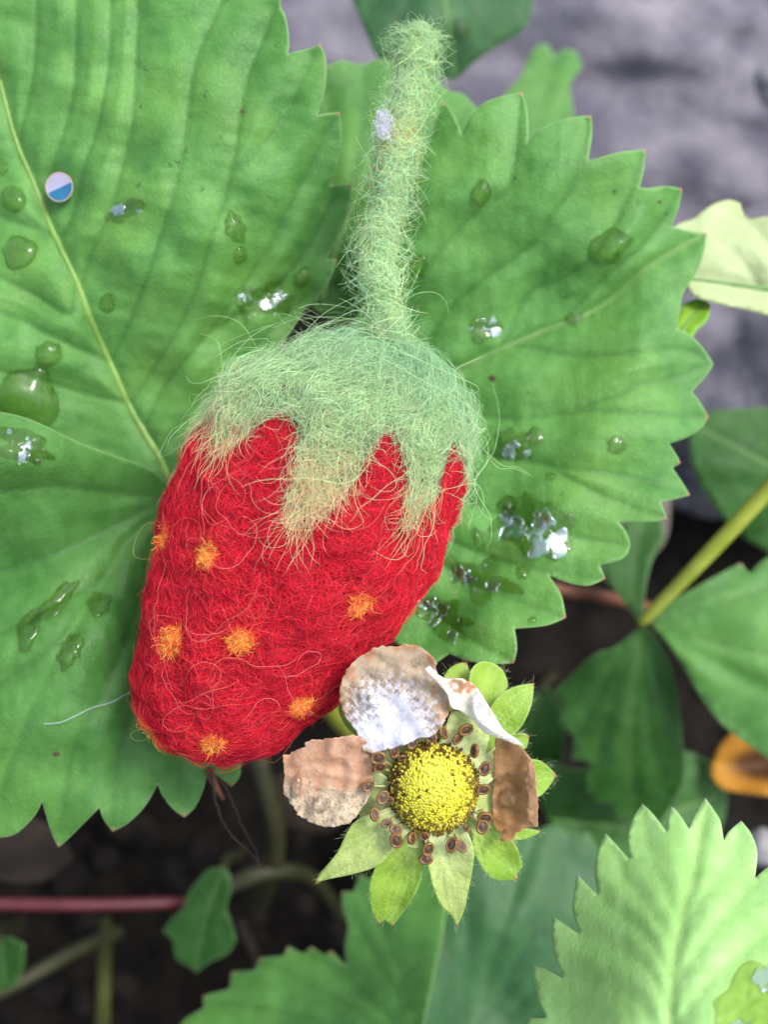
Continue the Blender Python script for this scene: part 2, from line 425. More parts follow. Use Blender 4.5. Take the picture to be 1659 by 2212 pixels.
# ------------------------------------------------------------------ ground, rocks
def ground():
    t = np.linspace(-1, 1, 181); x = np.sign(t) * (np.abs(t) * .32 + np.abs(t) ** 14 * 60)
    X, Y = np.meshgrid(x, x + .09)
    r = np.hypot(X, Y - .1); f = np.exp(-(r / .6) ** 2)
    Z = f * (.006 * waves(3, .11)(X, Y) + .0035 * waves(4, .035, 14)(X, Y) + .0018 * waves(5, .013, 18)(X, Y))
    Z -= .05 * np.exp(-(((X + .02) / .10) ** 2 + ((Y + .0) / .075) ** 2))     # hollow under the plants, added to darken the soil there
    n = len(x); V = np.c_[X.ravel(), Y.ravel(), Z.ravel()]
    i = np.arange(n * n).reshape(n, n)
    Fc = np.stack([i[:-1, :-1], i[:-1, 1:], i[1:, 1:], i[1:, :-1]], -1).reshape(-1, 4)
    o = mesh('ground', V, Fc, M['soil']); tag(o, 'dark moist garden soil under the plants', None, None, 'structure')
    return o
ground()
def rock(name, px, py, d, scale, seed, mat, label, amp=.25, sub=5, rot=0, group=None, freq=1.6):
    import bmesh
    bm = bmesh.new(); bmesh.ops.create_icosphere(bm, subdivisions=sub, radius=1)
    off = Vector((seed * 3.1, seed * 1.7, seed * 2.3))
    V = []
    for v in bm.verts:
        c = v.co.copy()
        k = 1 + amp * mnoise.fractal(c * freq + off, .9, 2.1, 5) + amp * .25 * mnoise.noise(c * 9 + off)
        c = Matrix.Rotation(rot, 3, 'Z') @ Vector((c.x * scale[0] * k, c.y * scale[1] * k, c.z * scale[2] * k))
        V.append(c)
    Fc = [[v.index for v in f.verts] for f in bm.faces]; bm.free()
    V = np.array(V) + ray(px, py, d)
    o = mesh(name, V, Fc, mat); tag(o, label, 'rock' if name == 'rock' else 'pebble', group)
    return o
rock('rock', 1180, 60, .315, (.17, .085, .055), 1, M['rock'], 'broad rough lilac grey rock behind the leaves', .15, 6)
rock('rock', 1640, 800, .232, (.036, .034, .03), 2, M['rock'], 'smaller rounded grey rock beside the pale torn leaf', .2, 5)
rock('pebble', 1690, 180, .235, (.006, .006, .005), 3, M['pebble'], 'small pale bluish pebble lying on the lilac grey rock', .15, 3)
rock('pebble', 1650, 1830, .175, (.0035, .003, .003), 5, M['pebble'], 'small pale pebble behind the bright young leaf', .15, 3)
# clods and twigs in the dark hollow
cv_, cf_ = [], []
for k in range(240):
    px, py = random.uniform(-300, 1700), random.uniform(1000, 2500)
    c = ray(px, py, ground_depth(px, py, -.028)); q = random.uniform(.0015, .005); o0 = len(cv_)
    for a in range(4):
        for b in range(6):
            rr = math.sin((a + .5) / 4 * math.pi); cv_.append(c + q * random.uniform(.75, 1.25) * np.array([rr * math.cos(b * 1.047), rr * math.sin(b * 1.047), math.cos((a + .5) / 4 * math.pi) * .8]))
    for a in range(3):
        for b in range(6): cf_.append([o0 + a * 6 + b, o0 + a * 6 + 6 + b, o0 + a * 6 + 6 + (b + 1) % 6, o0 + a * 6 + (b + 1) % 6])
    cf_ += [[o0 + b for b in range(6)], [o0 + 23 - b for b in range(6)]]
tag(mesh('soil_crumbs', cv_, cf_, M['crumb']), 'loose dark soil crumbs in the hollow under the plants', 'soil', None, 'stuff')

# ------------------------------------------------------------------ the big three-part leaf
JX, JY, JD = 375, 1075, .1185
leaf = empty('strawberry_leaf', ray(JX, JY, JD), 'large three part strawberry leaf carrying the felt strawberry', 'leaf')
A_out = [(622, 118), (640, 112), (668, 106), (691, 95), (704, 130), (703, 190), (686, 250), (704, 246), (734, 243), (738, 300), (727, 362), (711, 402), (738, 398), (760, 398),
         (755, 440), (735, 500), (705, 560), (728, 560), (715, 600), (690, 640), (655, 676), (600, 760), (520, 860), (440, 975), (380, 1066), (330, 1055), (200, 1020), (60, 990)]
A_out += serrate([(-60, 960), (-240, 850), (-340, 600), (-330, 300), (-260, 40), (-110, -170), (150, -260), (400, -210), (545, -90), (596, -30)], 13, 60, 1)
A_out += [(606, 0), (618, 40), (625, 90)]
A_mid = [(-60, 20), (0, 175), (30, 290), (70, 390), (110, 490), (165, 610), (195, 690), (240, 790), (275, 870), (315, 940), (350, 1000), (375, 1070)]
A_veins = [[(172, 620), (200, 540), (240, 450), (265, 360), (285, 275), (295, 150), (300, -100)],
           [(128, 515), (155, 475), (180, 370), (210, 280), (235, 150), (240, 50), (242, -80)],
           [(100, 470), (110, 380), (135, 300), (155, 225), (165, 125), (168, -100)],
           [(40, 310), (70, 180), (80, 60), (78, -60)],
           [(238, 785), (265, 730), (300, 650), (350, 500), (380, 400), (400, 300), (415, 175), (435, 100), (470, 30), (500, -60)],
           [(278, 875), (330, 800), (410, 660), (450, 540), (480, 450), (505, 350), (530, 190), (565, 95), (590, 30)],
           [(505, 370), (550, 330), (600, 280), (640, 200), (675, 120)],
           [(311, 925), (360, 830), (450, 720), (540, 600), (610, 480), (660, 380), (715, 270)],
           [(450, 720), (560, 650), (650, 560), (720, 430)], [(340, 980), (440, 850), (560, 740), (660, 640)],
           [(118, 510), (60, 490), (0, 465), (-120, 400)], [(165, 615), (150, 680), (80, 640), (0, 600), (-150, 530)],
           [(235, 780), (140, 740), (40, 690), (-100, 640)], [(275, 870), (180, 850), (80, 820), (-60, 790)]]
LA = Sheet('leaflet', A_out, [(375, 1075, JD), (250, 800, .1165), (100, 480, .1130), (0, 175, .1125), (300, 300, .1100), (600, 100, .1100), (690, 250, .1105), (740, 400, .1130),
                              (700, 560, .1165), (560, 650, .1155), (450, 850, .1165), (-200, 300, .116), (0, 700, .1118), (-250, 800, .113), (100, 950, .1165), (200, -200, .112), (420, 550, .1105)],
           M['leaf'], leaf, A_mid, A_veins, step=7, seed=1, midw=9, wob=.00035, vw=5)
rib(LA, M['midrib'], A_mid[1:], .00035, .0007)
B_out = [(375, 1062), (330, 1016), (260, 988), (200, 967), (150, 946), (100, 921), (50, 901), (0, 890), (-70, 882), (-160, 900)]
B_out += serrate([(-240, 960), (-330, 1150), (-340, 1380), (-260, 1620), (-120, 1760)], 7, 45, -1)
B_out += [(-40, 1800), (0, 1808), (36, 1799), (73, 1764), (91, 1731), (97, 1752), (110, 1795), (126, 1830), (153, 1806), (193, 1766), (215, 1744), (223, 1768), (243, 1796), (277, 1777), (314, 1740), (341, 1693),
          (350, 1716), (372, 1745), (398, 1765), (420, 1744), (438, 1708), (449, 1668), (470, 1675), (500, 1699), (518, 1675), (523, 1640), (550, 1500), (520, 1350), (450, 1200), (390, 1100)]
B_mid = [(372, 1085), (280, 1165), (240, 1230), (200, 1290), (120, 1420), (40, 1580), (-20, 1760)]
B_veins = [[(365, 1085), (330, 1092), (250, 1135), (200, 1160), (100, 1203), (0, 1237), (-150, 1290)], [(345, 1105), (300, 1300), (230, 1480), (160, 1620), (126, 1800)],
           [(360, 1110), (340, 1330), (290, 1520), (250, 1680), (244, 1780)], [(370, 1120), (390, 1350), (380, 1550), (398, 1740)], [(230, 1245), (110, 1310), (0, 1370), (-120, 1430)],
           [(150, 1370), (50, 1440), (-60, 1520)], [(350, 1075), (250, 1065), (120, 1050), (0, 1060), (-100, 1080)], [(385, 1130), (440, 1400), (450, 1560), (490, 1660)]]
LB = Sheet('leaflet', B_out, [(375, 1075, JD - .0008), (330, 1016, .1165), (200, 967, .1110), (100, 921, .1080), (0, 890, .1070), (0, 960, .1046), (120, 1000, .1085), (0, 1100, .1085), (0, 1235, .1125), (200, 1160, .1140),
                              (100, 1350, .1085), (0, 1500, .1075), (250, 1350, .1105), (200, 1600, .1085), (100, 1800, .1105), (400, 1740, .1130), (400, 1400, .1165), (-250, 1100, .109), (-250, 1500, .110), (520, 1500, .118)],
           M['leaf_b'], leaf, B_mid, B_veins, step=9, seed=2, midw=8, wob=.0003, vw=5)
C_out = [(880, 330), (905, 285), (920, 260), (935, 236), (958, 221), (976, 240), (990, 270), (997, 294), (1010, 262), (1040, 227), (1080, 210), (1128, 200), (1138, 235), (1142, 280), (1139, 312), (1158, 287), (1200, 264), (1240, 254), (1278, 250),
         (1279, 290), (1271, 347), (1290, 343), (1335, 330), (1395, 323), (1391, 368), (1382, 405), (1402, 407), (1440, 403), (1474, 408), (1466, 450), (1451, 490), (1472, 495), (1500, 502), (1527, 505), (1521, 545), (1505, 590), (1478, 630), (1470, 665), (1462, 712),
         (1481, 717), (1505, 736), (1529, 766), (1541, 787), (1529, 808), (1495, 847), (1506, 860), (1518, 878), (1531, 901), (1518, 921), (1491, 942), (1446, 959), (1460, 980), (1471, 1000), (1453, 1011), (1473, 1040), (1491, 1070), (1460, 1078), (1428, 1084), (1442, 1122),
         (1405, 1127), (1337, 1128), (1353, 1150), (1361, 1180), (1345, 1206), (1296, 1221), (1308, 1250), (1270, 1265), (1225, 1258), (1186, 1243), (1212, 1284), (1223, 1334), (1180, 1351), (1112, 1358), (1117, 1400), (1110, 1432), (1070, 1434), (1020, 1429), (970, 1412),
         (930, 1440), (870, 1400), (780, 1330), (600, 1240), (450, 1140), (380, 1085), (450, 1040), (560, 930), (690, 790), (785, 660), (818, 560), (848, 450)]
C_mid = [(378, 1080), (700, 935), (990, 797), (1160, 722), (1260, 684), (1330, 640), (1405, 575), (1515, 510)]
C_veins = [[(800, 860), (870, 690), (915, 590), (995, 490), (1060, 440), (1105, 385), (1125, 215)], [(860, 840), (950, 695), (1030, 615), (1150, 530), (1190, 470), (1240, 400), (1272, 262)],
           [(1080, 757), (1140, 640), (1200, 610), (1275, 560), (1340, 460), (1390, 335)], [(1210, 702), (1305, 600), (1380, 540), (1430, 480), (1468, 412)],
           [(840, 740), (850, 600), (880, 450), (920, 330), (957, 230)], [(960, 810), (1045, 899), (1220, 894), (1280, 886), (1380, 894), (1525, 901)], [(1240, 886), (1330, 854), (1380, 832), (1440, 820), (1535, 787)],
           [(1110, 745), (1250, 770), (1380, 760), (1470, 755), (1520, 775)], [(880, 850), (980, 960), (1180, 1004), (1280, 1019), (1370, 1034), (1480, 1066)], [(1180, 1004), (1300, 1070), (1435, 1118)],
           [(780, 900), (900, 1020), (1050, 1100), (1200, 1150), (1350, 1178)], [(700, 940), (860, 1100), (1000, 1180), (1150, 1230), (1300, 1247)], [(860, 1100), (980, 1240), (1100, 1290), (1215, 1330)],
           [(620, 980), (780, 1150), (900, 1290), (1000, 1370), (1105, 1428)]]
LC = Sheet('leaflet', C_out, [(378, 1080, JD), (700, 935, .1195), (1000, 797, .1185), (1260, 690, .1180), (1515, 510, .1175), (900, 500, .1150), (960, 230, .1145), (1130, 210, .1130), (1150, 430, .1125), (1390, 330, .1140), (1330, 540, .1150),
                              (1540, 787, .1165), (1350, 800, .1140), (1480, 1060, .1140), (1250, 950, .1135), (1100, 1000, .1160), (1430, 1120, .1120), (1200, 1150, .1120), (1300, 1240, .1110), (1215, 1330, .1090), (1050, 1250, .1130),
                              (1100, 1430, .1075), (950, 1400, .1110), (800, 1250, .1170)],
           M['leaf'], leaf, C_mid, C_veins, step=7, seed=3, midw=7, wob=.00035, vw=5, notmid=.0004)
rib(LC, M['midrib_soft'], C_mid, .0006, .00018, .05)
p0 = ray(JX, JY, JD + .001)
tube('petiole', [p0 + [-.0, .0, .0], p0 + [.004, -.004, -.02], p0 + [.012, -.002, -.06], p0 + [.02, .004, -.125]], [.0012, .0014, .0016], M['petiole'], leaf)

# ------------------------------------------------------------------ other leaves
def single_leaf(name, outline, depth, mat, label, mid=None, veins=(), group=None, root=None, ribmat='midrib_soft', ribr=.0005, step=12, cat='leaf', leafname='blade', stalk=True, **kw):
    base = mid[0] if mid else outline[0]
    f = tps(depth)
    bp = ray(base[0], base[1], float(f(base[0], base[1])) + .0006)
    t = empty(name, bp, label, cat, group)
    L = Sheet(leafname, outline, depth, mat, t, mid, veins, step=step, **kw)
    if mid and ribr: rib(L, M[ribmat], mid, ribr, ribr * .3, .05)
    if stalk:
        kx = bp - CL; g = CL + kx * ((CL[2] + .03) / -kx[2]) + [.004, .004, 0] if root is None else np.array(root)
        tube('petiole', [bp, bp + (g - bp) * .35 + [0, 0, .004], bp + (g - bp) * .7, g], [.0008, .001, .0012], M['stalk_olive'], t)
    return t, L
def fan(base, tips, bend=.12):
    out = []
    b = np.array(base, float)
    for t in tips:
        t = np.array(t, float); d = t - b; nrm = np.array([-d[1], d[0]])
        out.append([tuple(b), tuple(b + d * .35 + nrm * bend * .6), tuple(b + d * .7 + nrm * bend * .7), tuple(t)])
    return out
# bright young leaf, lower right
Y_out = [(1140, 2330), (1147, 2210), (1192, 2215), (1180, 2180), (1165, 2140), (1152, 2088), (1185, 2096), (1225, 2120), (1228, 2130), (1206, 2060), (1200, 2000), (1195, 1960), (1222, 1972), (1246, 1998), (1254, 2020), (1238, 1960), (1240, 1900), (1246, 1842), (1270, 1860), (1296, 1895),
         (1305, 1905), (1300, 1850), (1303, 1800), (1316, 1742), (1340, 1770), (1372, 1810), (1380, 1815), (1375, 1750 + 40), (1392, 1740 + 20), (1418, 1680), (1440, 1705), (1470, 1755), (1476, 1762), (1478, 1740), (1491, 1682 + 12), (1520, 1740 - 20), (1540, 1770)]
Y_out = [(1140, 2330), (1142, 2214), (1190, 2213), (1172, 2160), (1152, 2090), (1186, 2098), (1224, 2130), (1208, 2070), (1195, 1958), (1230, 1972), (1254, 2015), (1240, 1930), (1246, 1842), (1275, 1862), (1304, 1902), (1300, 1840), (1312, 1790), (1324, 1738)]
# traced from the enlarged corner: corner pixels -> picture grid
def CQ(x, y): return (1500 / 1.35262 + x * 744 / 1659 / 1.35262, 2300 / 1.35262 + y * 692 / 1543 / 1.35262)
yq = [(40, 1800), (95, 1500), (215, 1500), (160, 1370), (120, 1160), (210, 1180), (325, 1245), (270, 1090), (250, 960), (255, 840), (330, 885), (430, 955), (385, 800), (395, 690), (415, 560), (470, 620), (550, 700), (530, 560), (545, 430), (600, 295), (660, 360), (755, 465),
      (745, 330), (775, 210), (840, 105), (910, 170), (1000, 290), (1000, 230), (1030, 120), (1080, 170), (1145, 270), (1180, 190), (1250, 65), (1310, 150), (1350, 220), (1372, 345), (1400, 290), (1485, 215), (1550, 300), (1590, 420), (1575, 590), (1640, 530), (1720, 480), (1800, 560), (1850, 760), (1930, 720), (2050, 900),
      (2100, 1200), (2000, 1600), (1700, 1900), (1200, 2050), (500, 2000)]
Y_out = [CQ(*p) for p in yq]
Y_mid = [CQ(1000, 2000), CQ(1010, 1600), CQ(1040, 1200), CQ(1080, 900), CQ(1160, 600), CQ(1250, 80)]
Y_veins = [[CQ(*p) for p in v] for v in [[(1010, 1650), (800, 1400), (500, 1250), (140, 1170)], [(1020, 1450), (850, 1150), (560, 1000), (270, 860)], [(1035, 1250), (860, 950), (640, 780), (425, 580)],
           [(1060, 1050), (900, 800), (720, 560), (605, 310)], [(1090, 880), (980, 640), (880, 400), (840, 120)], [(1040, 1300), (1250, 1000), (1500, 700), (1640, 560)], [(1080, 950), (1250, 700), (1420, 450), (1485, 230)], [(1020, 1600), (1300, 1250), (1700, 900), (1850, 780)]]]
YL, YS = single_leaf('strawberry_leaf', Y_out, [(*CQ(1000, 2000), .0820), (*CQ(1100, 1000), .0905), (*CQ(1250, 80), .1035), (*CQ(200, 1200), .1010), (*CQ(450, 700), .1025), (*CQ(1600, 500), .0980), (*CQ(1900, 1200), .0880), (*CQ(700, 1500), .0885)],
            M['leaf_young'], 'bright pale green young strawberry leaf with sharp grey tipped teeth', Y_mid, Y_veins, ribmat='midrib', ribr=0, step=10, seed=5, midw=9, wob=.0002, groove=.0001, quilt=.0003)
# dark leaf low behind the flower (two leaflets)
t = empty('strawberry_leaf', ray(980, 2260, .150), 'broad deep green strawberry leaf below the dried flower', 'leaf')
o1 = [(380, 2290), (390, 2212), (440, 2175), (438, 2150), (495, 2135), (500, 2098), (550, 2095), (560, 2068), (612, 2064), (622, 2042), (655, 2060), (672, 2043), (700, 2062), (716, 2052), (748, 2085), (745, 2040), (752, 2000), (740, 1960), (738, 1925), (765, 1925), (775, 1885), (800, 1900), (830, 1850), (850, 1820),
      (900, 1800), (980, 1830), (960, 2000), (930, 2150), (900, 2290)]
LD = Sheet('leaflet', o1, [(390, 2212, .148), (620, 2050, .150), (750, 1990, .153), (850, 2150, .142), (900, 1820, .158), (600, 2250, .142)], M['leaf_b'], t, [(930, 2290), (800, 2180), (650, 2110), (450, 2080)],
           fan((920, 2280), [(770, 1895), (745, 1960), (670, 2050), (560, 2075), (440, 2160)], .05), step=12, seed=6, notmid=.0002)
o2 = [(900, 2300), (880, 2150), (870, 2000), (860, 1900), (900, 1830), (950, 1800), (1000, 1770), (1060, 1780), (1100, 1750), (1150, 1790), (1200, 1780), (1230, 1800), (1270, 1795), (1300, 1850), (1330, 1900), (1300, 1960), (1310, 2050), (1280, 2120), (1270, 2200), (1240, 2320)]
LE = Sheet('leaflet', o2, [(900, 2280, .147), (900, 1850, .158), (1100, 2000, .155), (1300, 1900, .160), (1250, 2250, .152), (1080, 2200, .156)], M['leaf_teal'], t, [(1000, 2300), (1050, 2100), (1100, 1950), (1150, 1800)],
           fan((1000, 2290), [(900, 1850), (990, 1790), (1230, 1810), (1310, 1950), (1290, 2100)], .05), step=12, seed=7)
tube('petiole', [ray(980, 2290, .151), ray(1000, 2400, .165), ray(1040, 2450, .20)], [.0012, .0014], M['petiole'], t)
# leaf with the yellow green petiole on the right
JR = (1385, 1345)
t = empty('strawberry_leaf', ray(*JR, .150), 'three part leaf on a straight yellow green petiole', 'leaf')
tube('petiole', [ray(1385, 1345, .150), ray(1500, 1228, .143), ray(1640, 1078, .137), ray(1800, 890, .132), ray(2000, 700, .15), ray(2050, 660, .22)], [.00075, .00105, .00115, .0012, .0012], M['petiole'], t)
Sheet('leaflet', [(1400, 1345), (1450, 1300), (1500, 1270), (1560, 1237), (1600, 1216), (1618, 1240), (1659, 1205), (1720, 1215), (1790, 1300), (1800, 1450), (1760, 1600), (1700, 1680), (1659, 1640), (1620, 1610), (1560, 1565), (1510, 1500), (1470, 1430), (1430, 1375)],
      [(1400, 1345, .149), (1600, 1220, .150), (1640, 1400, .146), (1560, 1560, .147), (1750, 1600, .148), (1780, 1300, .150)], M['leaf_b'], t, [(1395, 1345), (1500, 1410), (1640, 1480), (1790, 1540)],
      fan((1400, 1348), [(1600, 1230), (1700, 1250), (1780, 1420), (1560, 1555), (1660, 1630)], .04), step=12, seed=8)
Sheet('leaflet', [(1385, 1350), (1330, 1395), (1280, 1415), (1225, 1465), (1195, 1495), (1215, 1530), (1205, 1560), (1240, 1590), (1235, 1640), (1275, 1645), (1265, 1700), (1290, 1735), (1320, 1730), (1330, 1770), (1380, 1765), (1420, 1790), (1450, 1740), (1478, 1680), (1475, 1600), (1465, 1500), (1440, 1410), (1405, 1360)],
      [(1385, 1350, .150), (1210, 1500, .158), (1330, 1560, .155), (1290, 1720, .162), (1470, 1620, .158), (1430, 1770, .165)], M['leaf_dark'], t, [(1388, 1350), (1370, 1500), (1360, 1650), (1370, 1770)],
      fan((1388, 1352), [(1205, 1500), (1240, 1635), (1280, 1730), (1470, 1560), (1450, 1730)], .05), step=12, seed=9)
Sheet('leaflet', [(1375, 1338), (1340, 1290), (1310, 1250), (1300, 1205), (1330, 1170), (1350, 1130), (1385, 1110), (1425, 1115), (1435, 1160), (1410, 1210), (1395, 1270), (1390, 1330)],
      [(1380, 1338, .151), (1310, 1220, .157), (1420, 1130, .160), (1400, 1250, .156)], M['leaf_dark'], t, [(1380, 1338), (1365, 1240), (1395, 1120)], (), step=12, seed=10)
# leaf behind that, lower right
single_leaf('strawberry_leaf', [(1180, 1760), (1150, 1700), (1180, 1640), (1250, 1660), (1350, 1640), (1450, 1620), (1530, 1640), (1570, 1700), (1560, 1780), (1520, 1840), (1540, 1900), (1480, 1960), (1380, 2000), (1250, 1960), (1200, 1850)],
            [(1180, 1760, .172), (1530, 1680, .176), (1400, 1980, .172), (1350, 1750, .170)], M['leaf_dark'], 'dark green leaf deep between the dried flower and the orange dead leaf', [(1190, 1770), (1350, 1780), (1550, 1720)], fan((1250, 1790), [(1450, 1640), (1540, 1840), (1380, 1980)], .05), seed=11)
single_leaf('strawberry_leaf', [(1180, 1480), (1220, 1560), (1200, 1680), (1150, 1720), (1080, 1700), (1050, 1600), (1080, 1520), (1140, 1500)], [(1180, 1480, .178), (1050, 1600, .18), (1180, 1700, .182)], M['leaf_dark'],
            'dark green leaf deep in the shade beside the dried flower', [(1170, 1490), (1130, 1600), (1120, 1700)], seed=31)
# dark leaf under the grey rock on the right
single_leaf('strawberry_leaf', [(1500, 905), (1540, 888), (1600, 884), (1660, 880), (1760, 900), (1800, 1050), (1760, 1220), (1690, 1240), (1659, 1195), (1620, 1170), (1580, 1140), (1540, 1090), (1500, 1020), (1490, 950)],
            [(1500, 905, .165), (1700, 890, .168), (1650, 1180, .168), (1600, 1000, .162)], M['leaf_dark'], 'dark green leaf below the smaller grey rock with a grey scar', [(1790, 1080), (1650, 1000), (1500, 920)], fan((1780, 1080), [(1600, 890), (1520, 1040), (1620, 1160)], .05), seed=12)
# pale torn leaf
pale, PS = single_leaf('strawberry_leaf', [(1445, 498), (1470, 482), (1500, 472), (1520, 455), (1545, 440), (1575, 432), (1600, 440), (1606, 462), (1620, 474), (1659, 468), (1720, 480), (1800, 560), (1780, 690), (1720, 695), (1659, 682), (1600, 668), (1540, 655), (1500, 640), (1470, 600), (1450, 550)],
            [(1445, 498, .1235), (1600, 440, .126), (1780, 560, .124), (1600, 660, .124), (1500, 630, .1225), (1600, 560, .1235)], M['leaf_pale'], 'pale yellow green leaf underside with torn brown upper edge', [(1790, 640), (1650, 625), (1540, 610), (1460, 600)],
            [[(1700, 630), (1690, 560), (1640, 500), (1590, 460)], [(1640, 622), (1610, 570), (1560, 520)]], seed=13, step=9, ribr=.0006)
single_leaf('strawberry_leaf', [(1450, 735), (1462, 690), (1480, 655), (1520, 645), (1535, 660), (1530, 690), (1505, 715), (1490, 740)], [(1450, 735, .1215), (1530, 650, .124), (1500, 700, .1225)], M['leaf_lime'], 'small lime green curled leaf below the pale torn leaf', [(1455, 735), (1490, 690), (1525, 655)], seed=14, ribr=.0003, stalk=True)
# leaves behind the felt stem
single_leaf('strawberry_leaf', [(685, 330), (690, 200), (700, 145), (740, 132), (780, 140), (830, 128), (880, 150), (930, 160), (965, 195), (1000, 205), (1030, 235), (1020, 300), (960, 420), (900, 560), (820, 660), (730, 700), (650, 640), (640, 500)],
            [(685, 330, .133), (760, 140, .136), (1020, 240, .140), (850, 400, .1305), (750, 660, .130), (660, 600, .129)], M['leaf_b'], 'mid green leaf in the gap behind the felt stem', [(690, 660), (760, 450), (840, 300), (930, 180)], fan((700, 640), [(700, 160), (790, 150), (1010, 240), (930, 480)], .05), seed=15, stalk=True)
D1, D1S = single_leaf('strawberry_leaf', [(740, -60), (765, 10), (790, 70), (815, 125), (860, 150), (920, 165), (985, 175), (1020, 140), (1075, 100), (1120, 75), (1145, 40), (1150, -20), (1120, -120), (950, -180), (800, -150)],
            [(760, 0, .170), (985, 170, .172), (1140, 20, .176), (940, -150, .175), (940, 40, .166)], M['leaf_teal'], 'dark green leaf in front of the rock beyond the felt stem tip', [(940, -170), (955, -40), (970, 70), (985, 165)], fan((945, -140), [(780, 60), (850, 140), (1070, 95), (1140, 20)], .05), seed=16)
single_leaf('strawberry_leaf', [(1060, 300), (1085, 215), (1125, 165), (1145, 120), (1165, 95), (1185, 98), (1198, 122), (1220, 108), (1245, 112), (1258, 145), (1232, 185), (1238, 240), (1240, 300), (1180, 340), (1100, 340)],
            [(1060, 300, .180), (1170, 100, .19), (1250, 130, .192), (1230, 300, .184)], M['leaf_b'], 'lobed green leaf poking up in front of the lilac rock', [(1150, 335), (1165, 230), (1190, 120)], seed=17)
# small leaf, lower left hollow
single_leaf('strawberry_leaf', [(420, 1910), (445, 1880), (475, 1872), (495, 1885), (500, 1920), (490, 1960), (500, 1990), (512, 2030), (490, 2060), (450, 2080), (425, 2100), (405, 2085), (380, 2070), (372, 2030), (352, 2010), (370, 1985), (395, 1960), (405, 1930)],
            [(420, 1910, .163), (490, 1890, .160), (510, 2030, .163), (360, 2010, .166), (420, 2095, .166)], M['leaf_dark'], 'small green leaflet beside the end of the red runner', [(480, 1880), (450, 1960), (420, 2090)], fan((470, 1900), [(360, 2010), (505, 2030)], .05), seed=18, ribr=.0003)
single_leaf('strawberry_leaf', [(-20, 2040), (20, 2020), (55, 2040), (50, 2090), (30, 2130), (-10, 2140), (-40, 2090)], [(-20, 2040, .175), (50, 2060, .172), (0, 2140, .178)], M['leaf_dark'], 'small dark green leaf under the red runner near thin olive stalks', [(0, 2030), (10, 2130)], seed=19, ribr=.0003)

# orange dead leaf
def orange(px, py):
    d = np.hypot((px - 1665) / 85, (py - 1650) / 36)
    k = np.clip((1.25 - d) * 2.2, 0, 1)[:, None]
    return (1 - k) * np.array([.52, .25, .03]) + k * np.array([.09, .038, .014])
single_leaf('dead_leaf', [(1535, 1665), (1548, 1620), (1575, 1585), (1600, 1570), (1660, 1560), (1740, 1580), (1780, 1650), (1740, 1710), (1659, 1718), (1600, 1712), (1555, 1700)],
            [(1535, 1665, .172), (1600, 1575, .170), (1750, 1600, .170), (1650, 1715, .168), (1650, 1650, .174)], M['dead_orange'], 'curled orange dead leaf with a brown middle', [(1770, 1650), (1650, 1650), (1545, 1655)], seed=20, colfn=orange, cat='dead leaf', stalk=False, ribr=0)
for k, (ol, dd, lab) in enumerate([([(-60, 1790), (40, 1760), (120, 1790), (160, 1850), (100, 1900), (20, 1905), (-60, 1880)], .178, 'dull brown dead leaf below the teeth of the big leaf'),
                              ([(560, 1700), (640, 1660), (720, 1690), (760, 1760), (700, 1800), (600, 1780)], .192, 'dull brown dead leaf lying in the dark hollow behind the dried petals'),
                              ([(1230, 1080), (1330, 1030), (1450, 1080), (1430, 1180), (1320, 1260), (1240, 1200)], .195, 'grey brown sheet standing in for the ground beside the yellow green petiole')]):  # last sheet is added, standing in for grey ground
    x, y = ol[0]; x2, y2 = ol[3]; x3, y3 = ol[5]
    single_leaf('dead_leaf', ol, [(x, y, dd), (x2, y2, dd + .004), (x3, y3, dd + .006), (ol[1][0], ol[1][1], dd - .003)], M['ground_grey' if k == 2 else 'dead'], lab, None, seed=40 + k, cat='dead leaf', stalk=False, wob=.001)

# runners, stalks, twigs
def stalk(name, pts, r, mat, label, cat, group=None):
    o = tube(name, [ray(*p) for p in pts], r, mat, None, 10); return tag(o, label, cat, group)
stalk('runner', [(-300, 1945, .160), (0, 1951, .163), (200, 1953, .165), (400, 1950, .170), (450, 1962, .180), (480, 1990, .205)], [.00105, .00105, .0011], M['runner_red'], 'red strawberry runner lying level across the dark hollow', 'runner')
stalk('plant_stalk', [(230, 1990, .215), (226, 2080, .185), (222, 2212, .170), (215, 2330, .150)], [.0012, .0013], M['stalk_yellowish'], 'upright yellow green stalk rising out of the dark hollow', 'stalk')
stalk('plant_stalk', [(560, 1640, .170), (580, 1720, .172), (596, 1800, .176), (590, 1880, .185), (560, 1960, .215)], [.0016, .0015], M['stalk_olive'], 'olive stalk hanging behind the tip of the felt strawberry', 'stalk')
stalk('plant_stalk', [(380, 2010, .21), (430, 1960, .185), (510, 1905, .180), (600, 1880, .182), (680, 1900, .19), (740, 1980, .20)], [.0014, .0015, .0011], M['stalk_olive'], 'arched olive stalk behind the small green leaflet', 'stalk')
stalk('plant_stalk', [(-80, 2170, .18), (40, 2120, .182), (150, 2060, .188), (260, 2010, .198)], [.0014, .0013], M['stalk_olive'], 'slanting olive stalk under the red runner', 'stalk')
stalk('plant_stalk', [(1120, 1245, .165), (1210, 1275, .163), (1290, 1287, .165), (1370, 1305, .172), (1450, 1330, .19)], [.0010, .0011], M['twig_red'], 'red brown stalk between the large leaf and the petiole joint', 'stalk')
tw = np.random.default_rng(5)
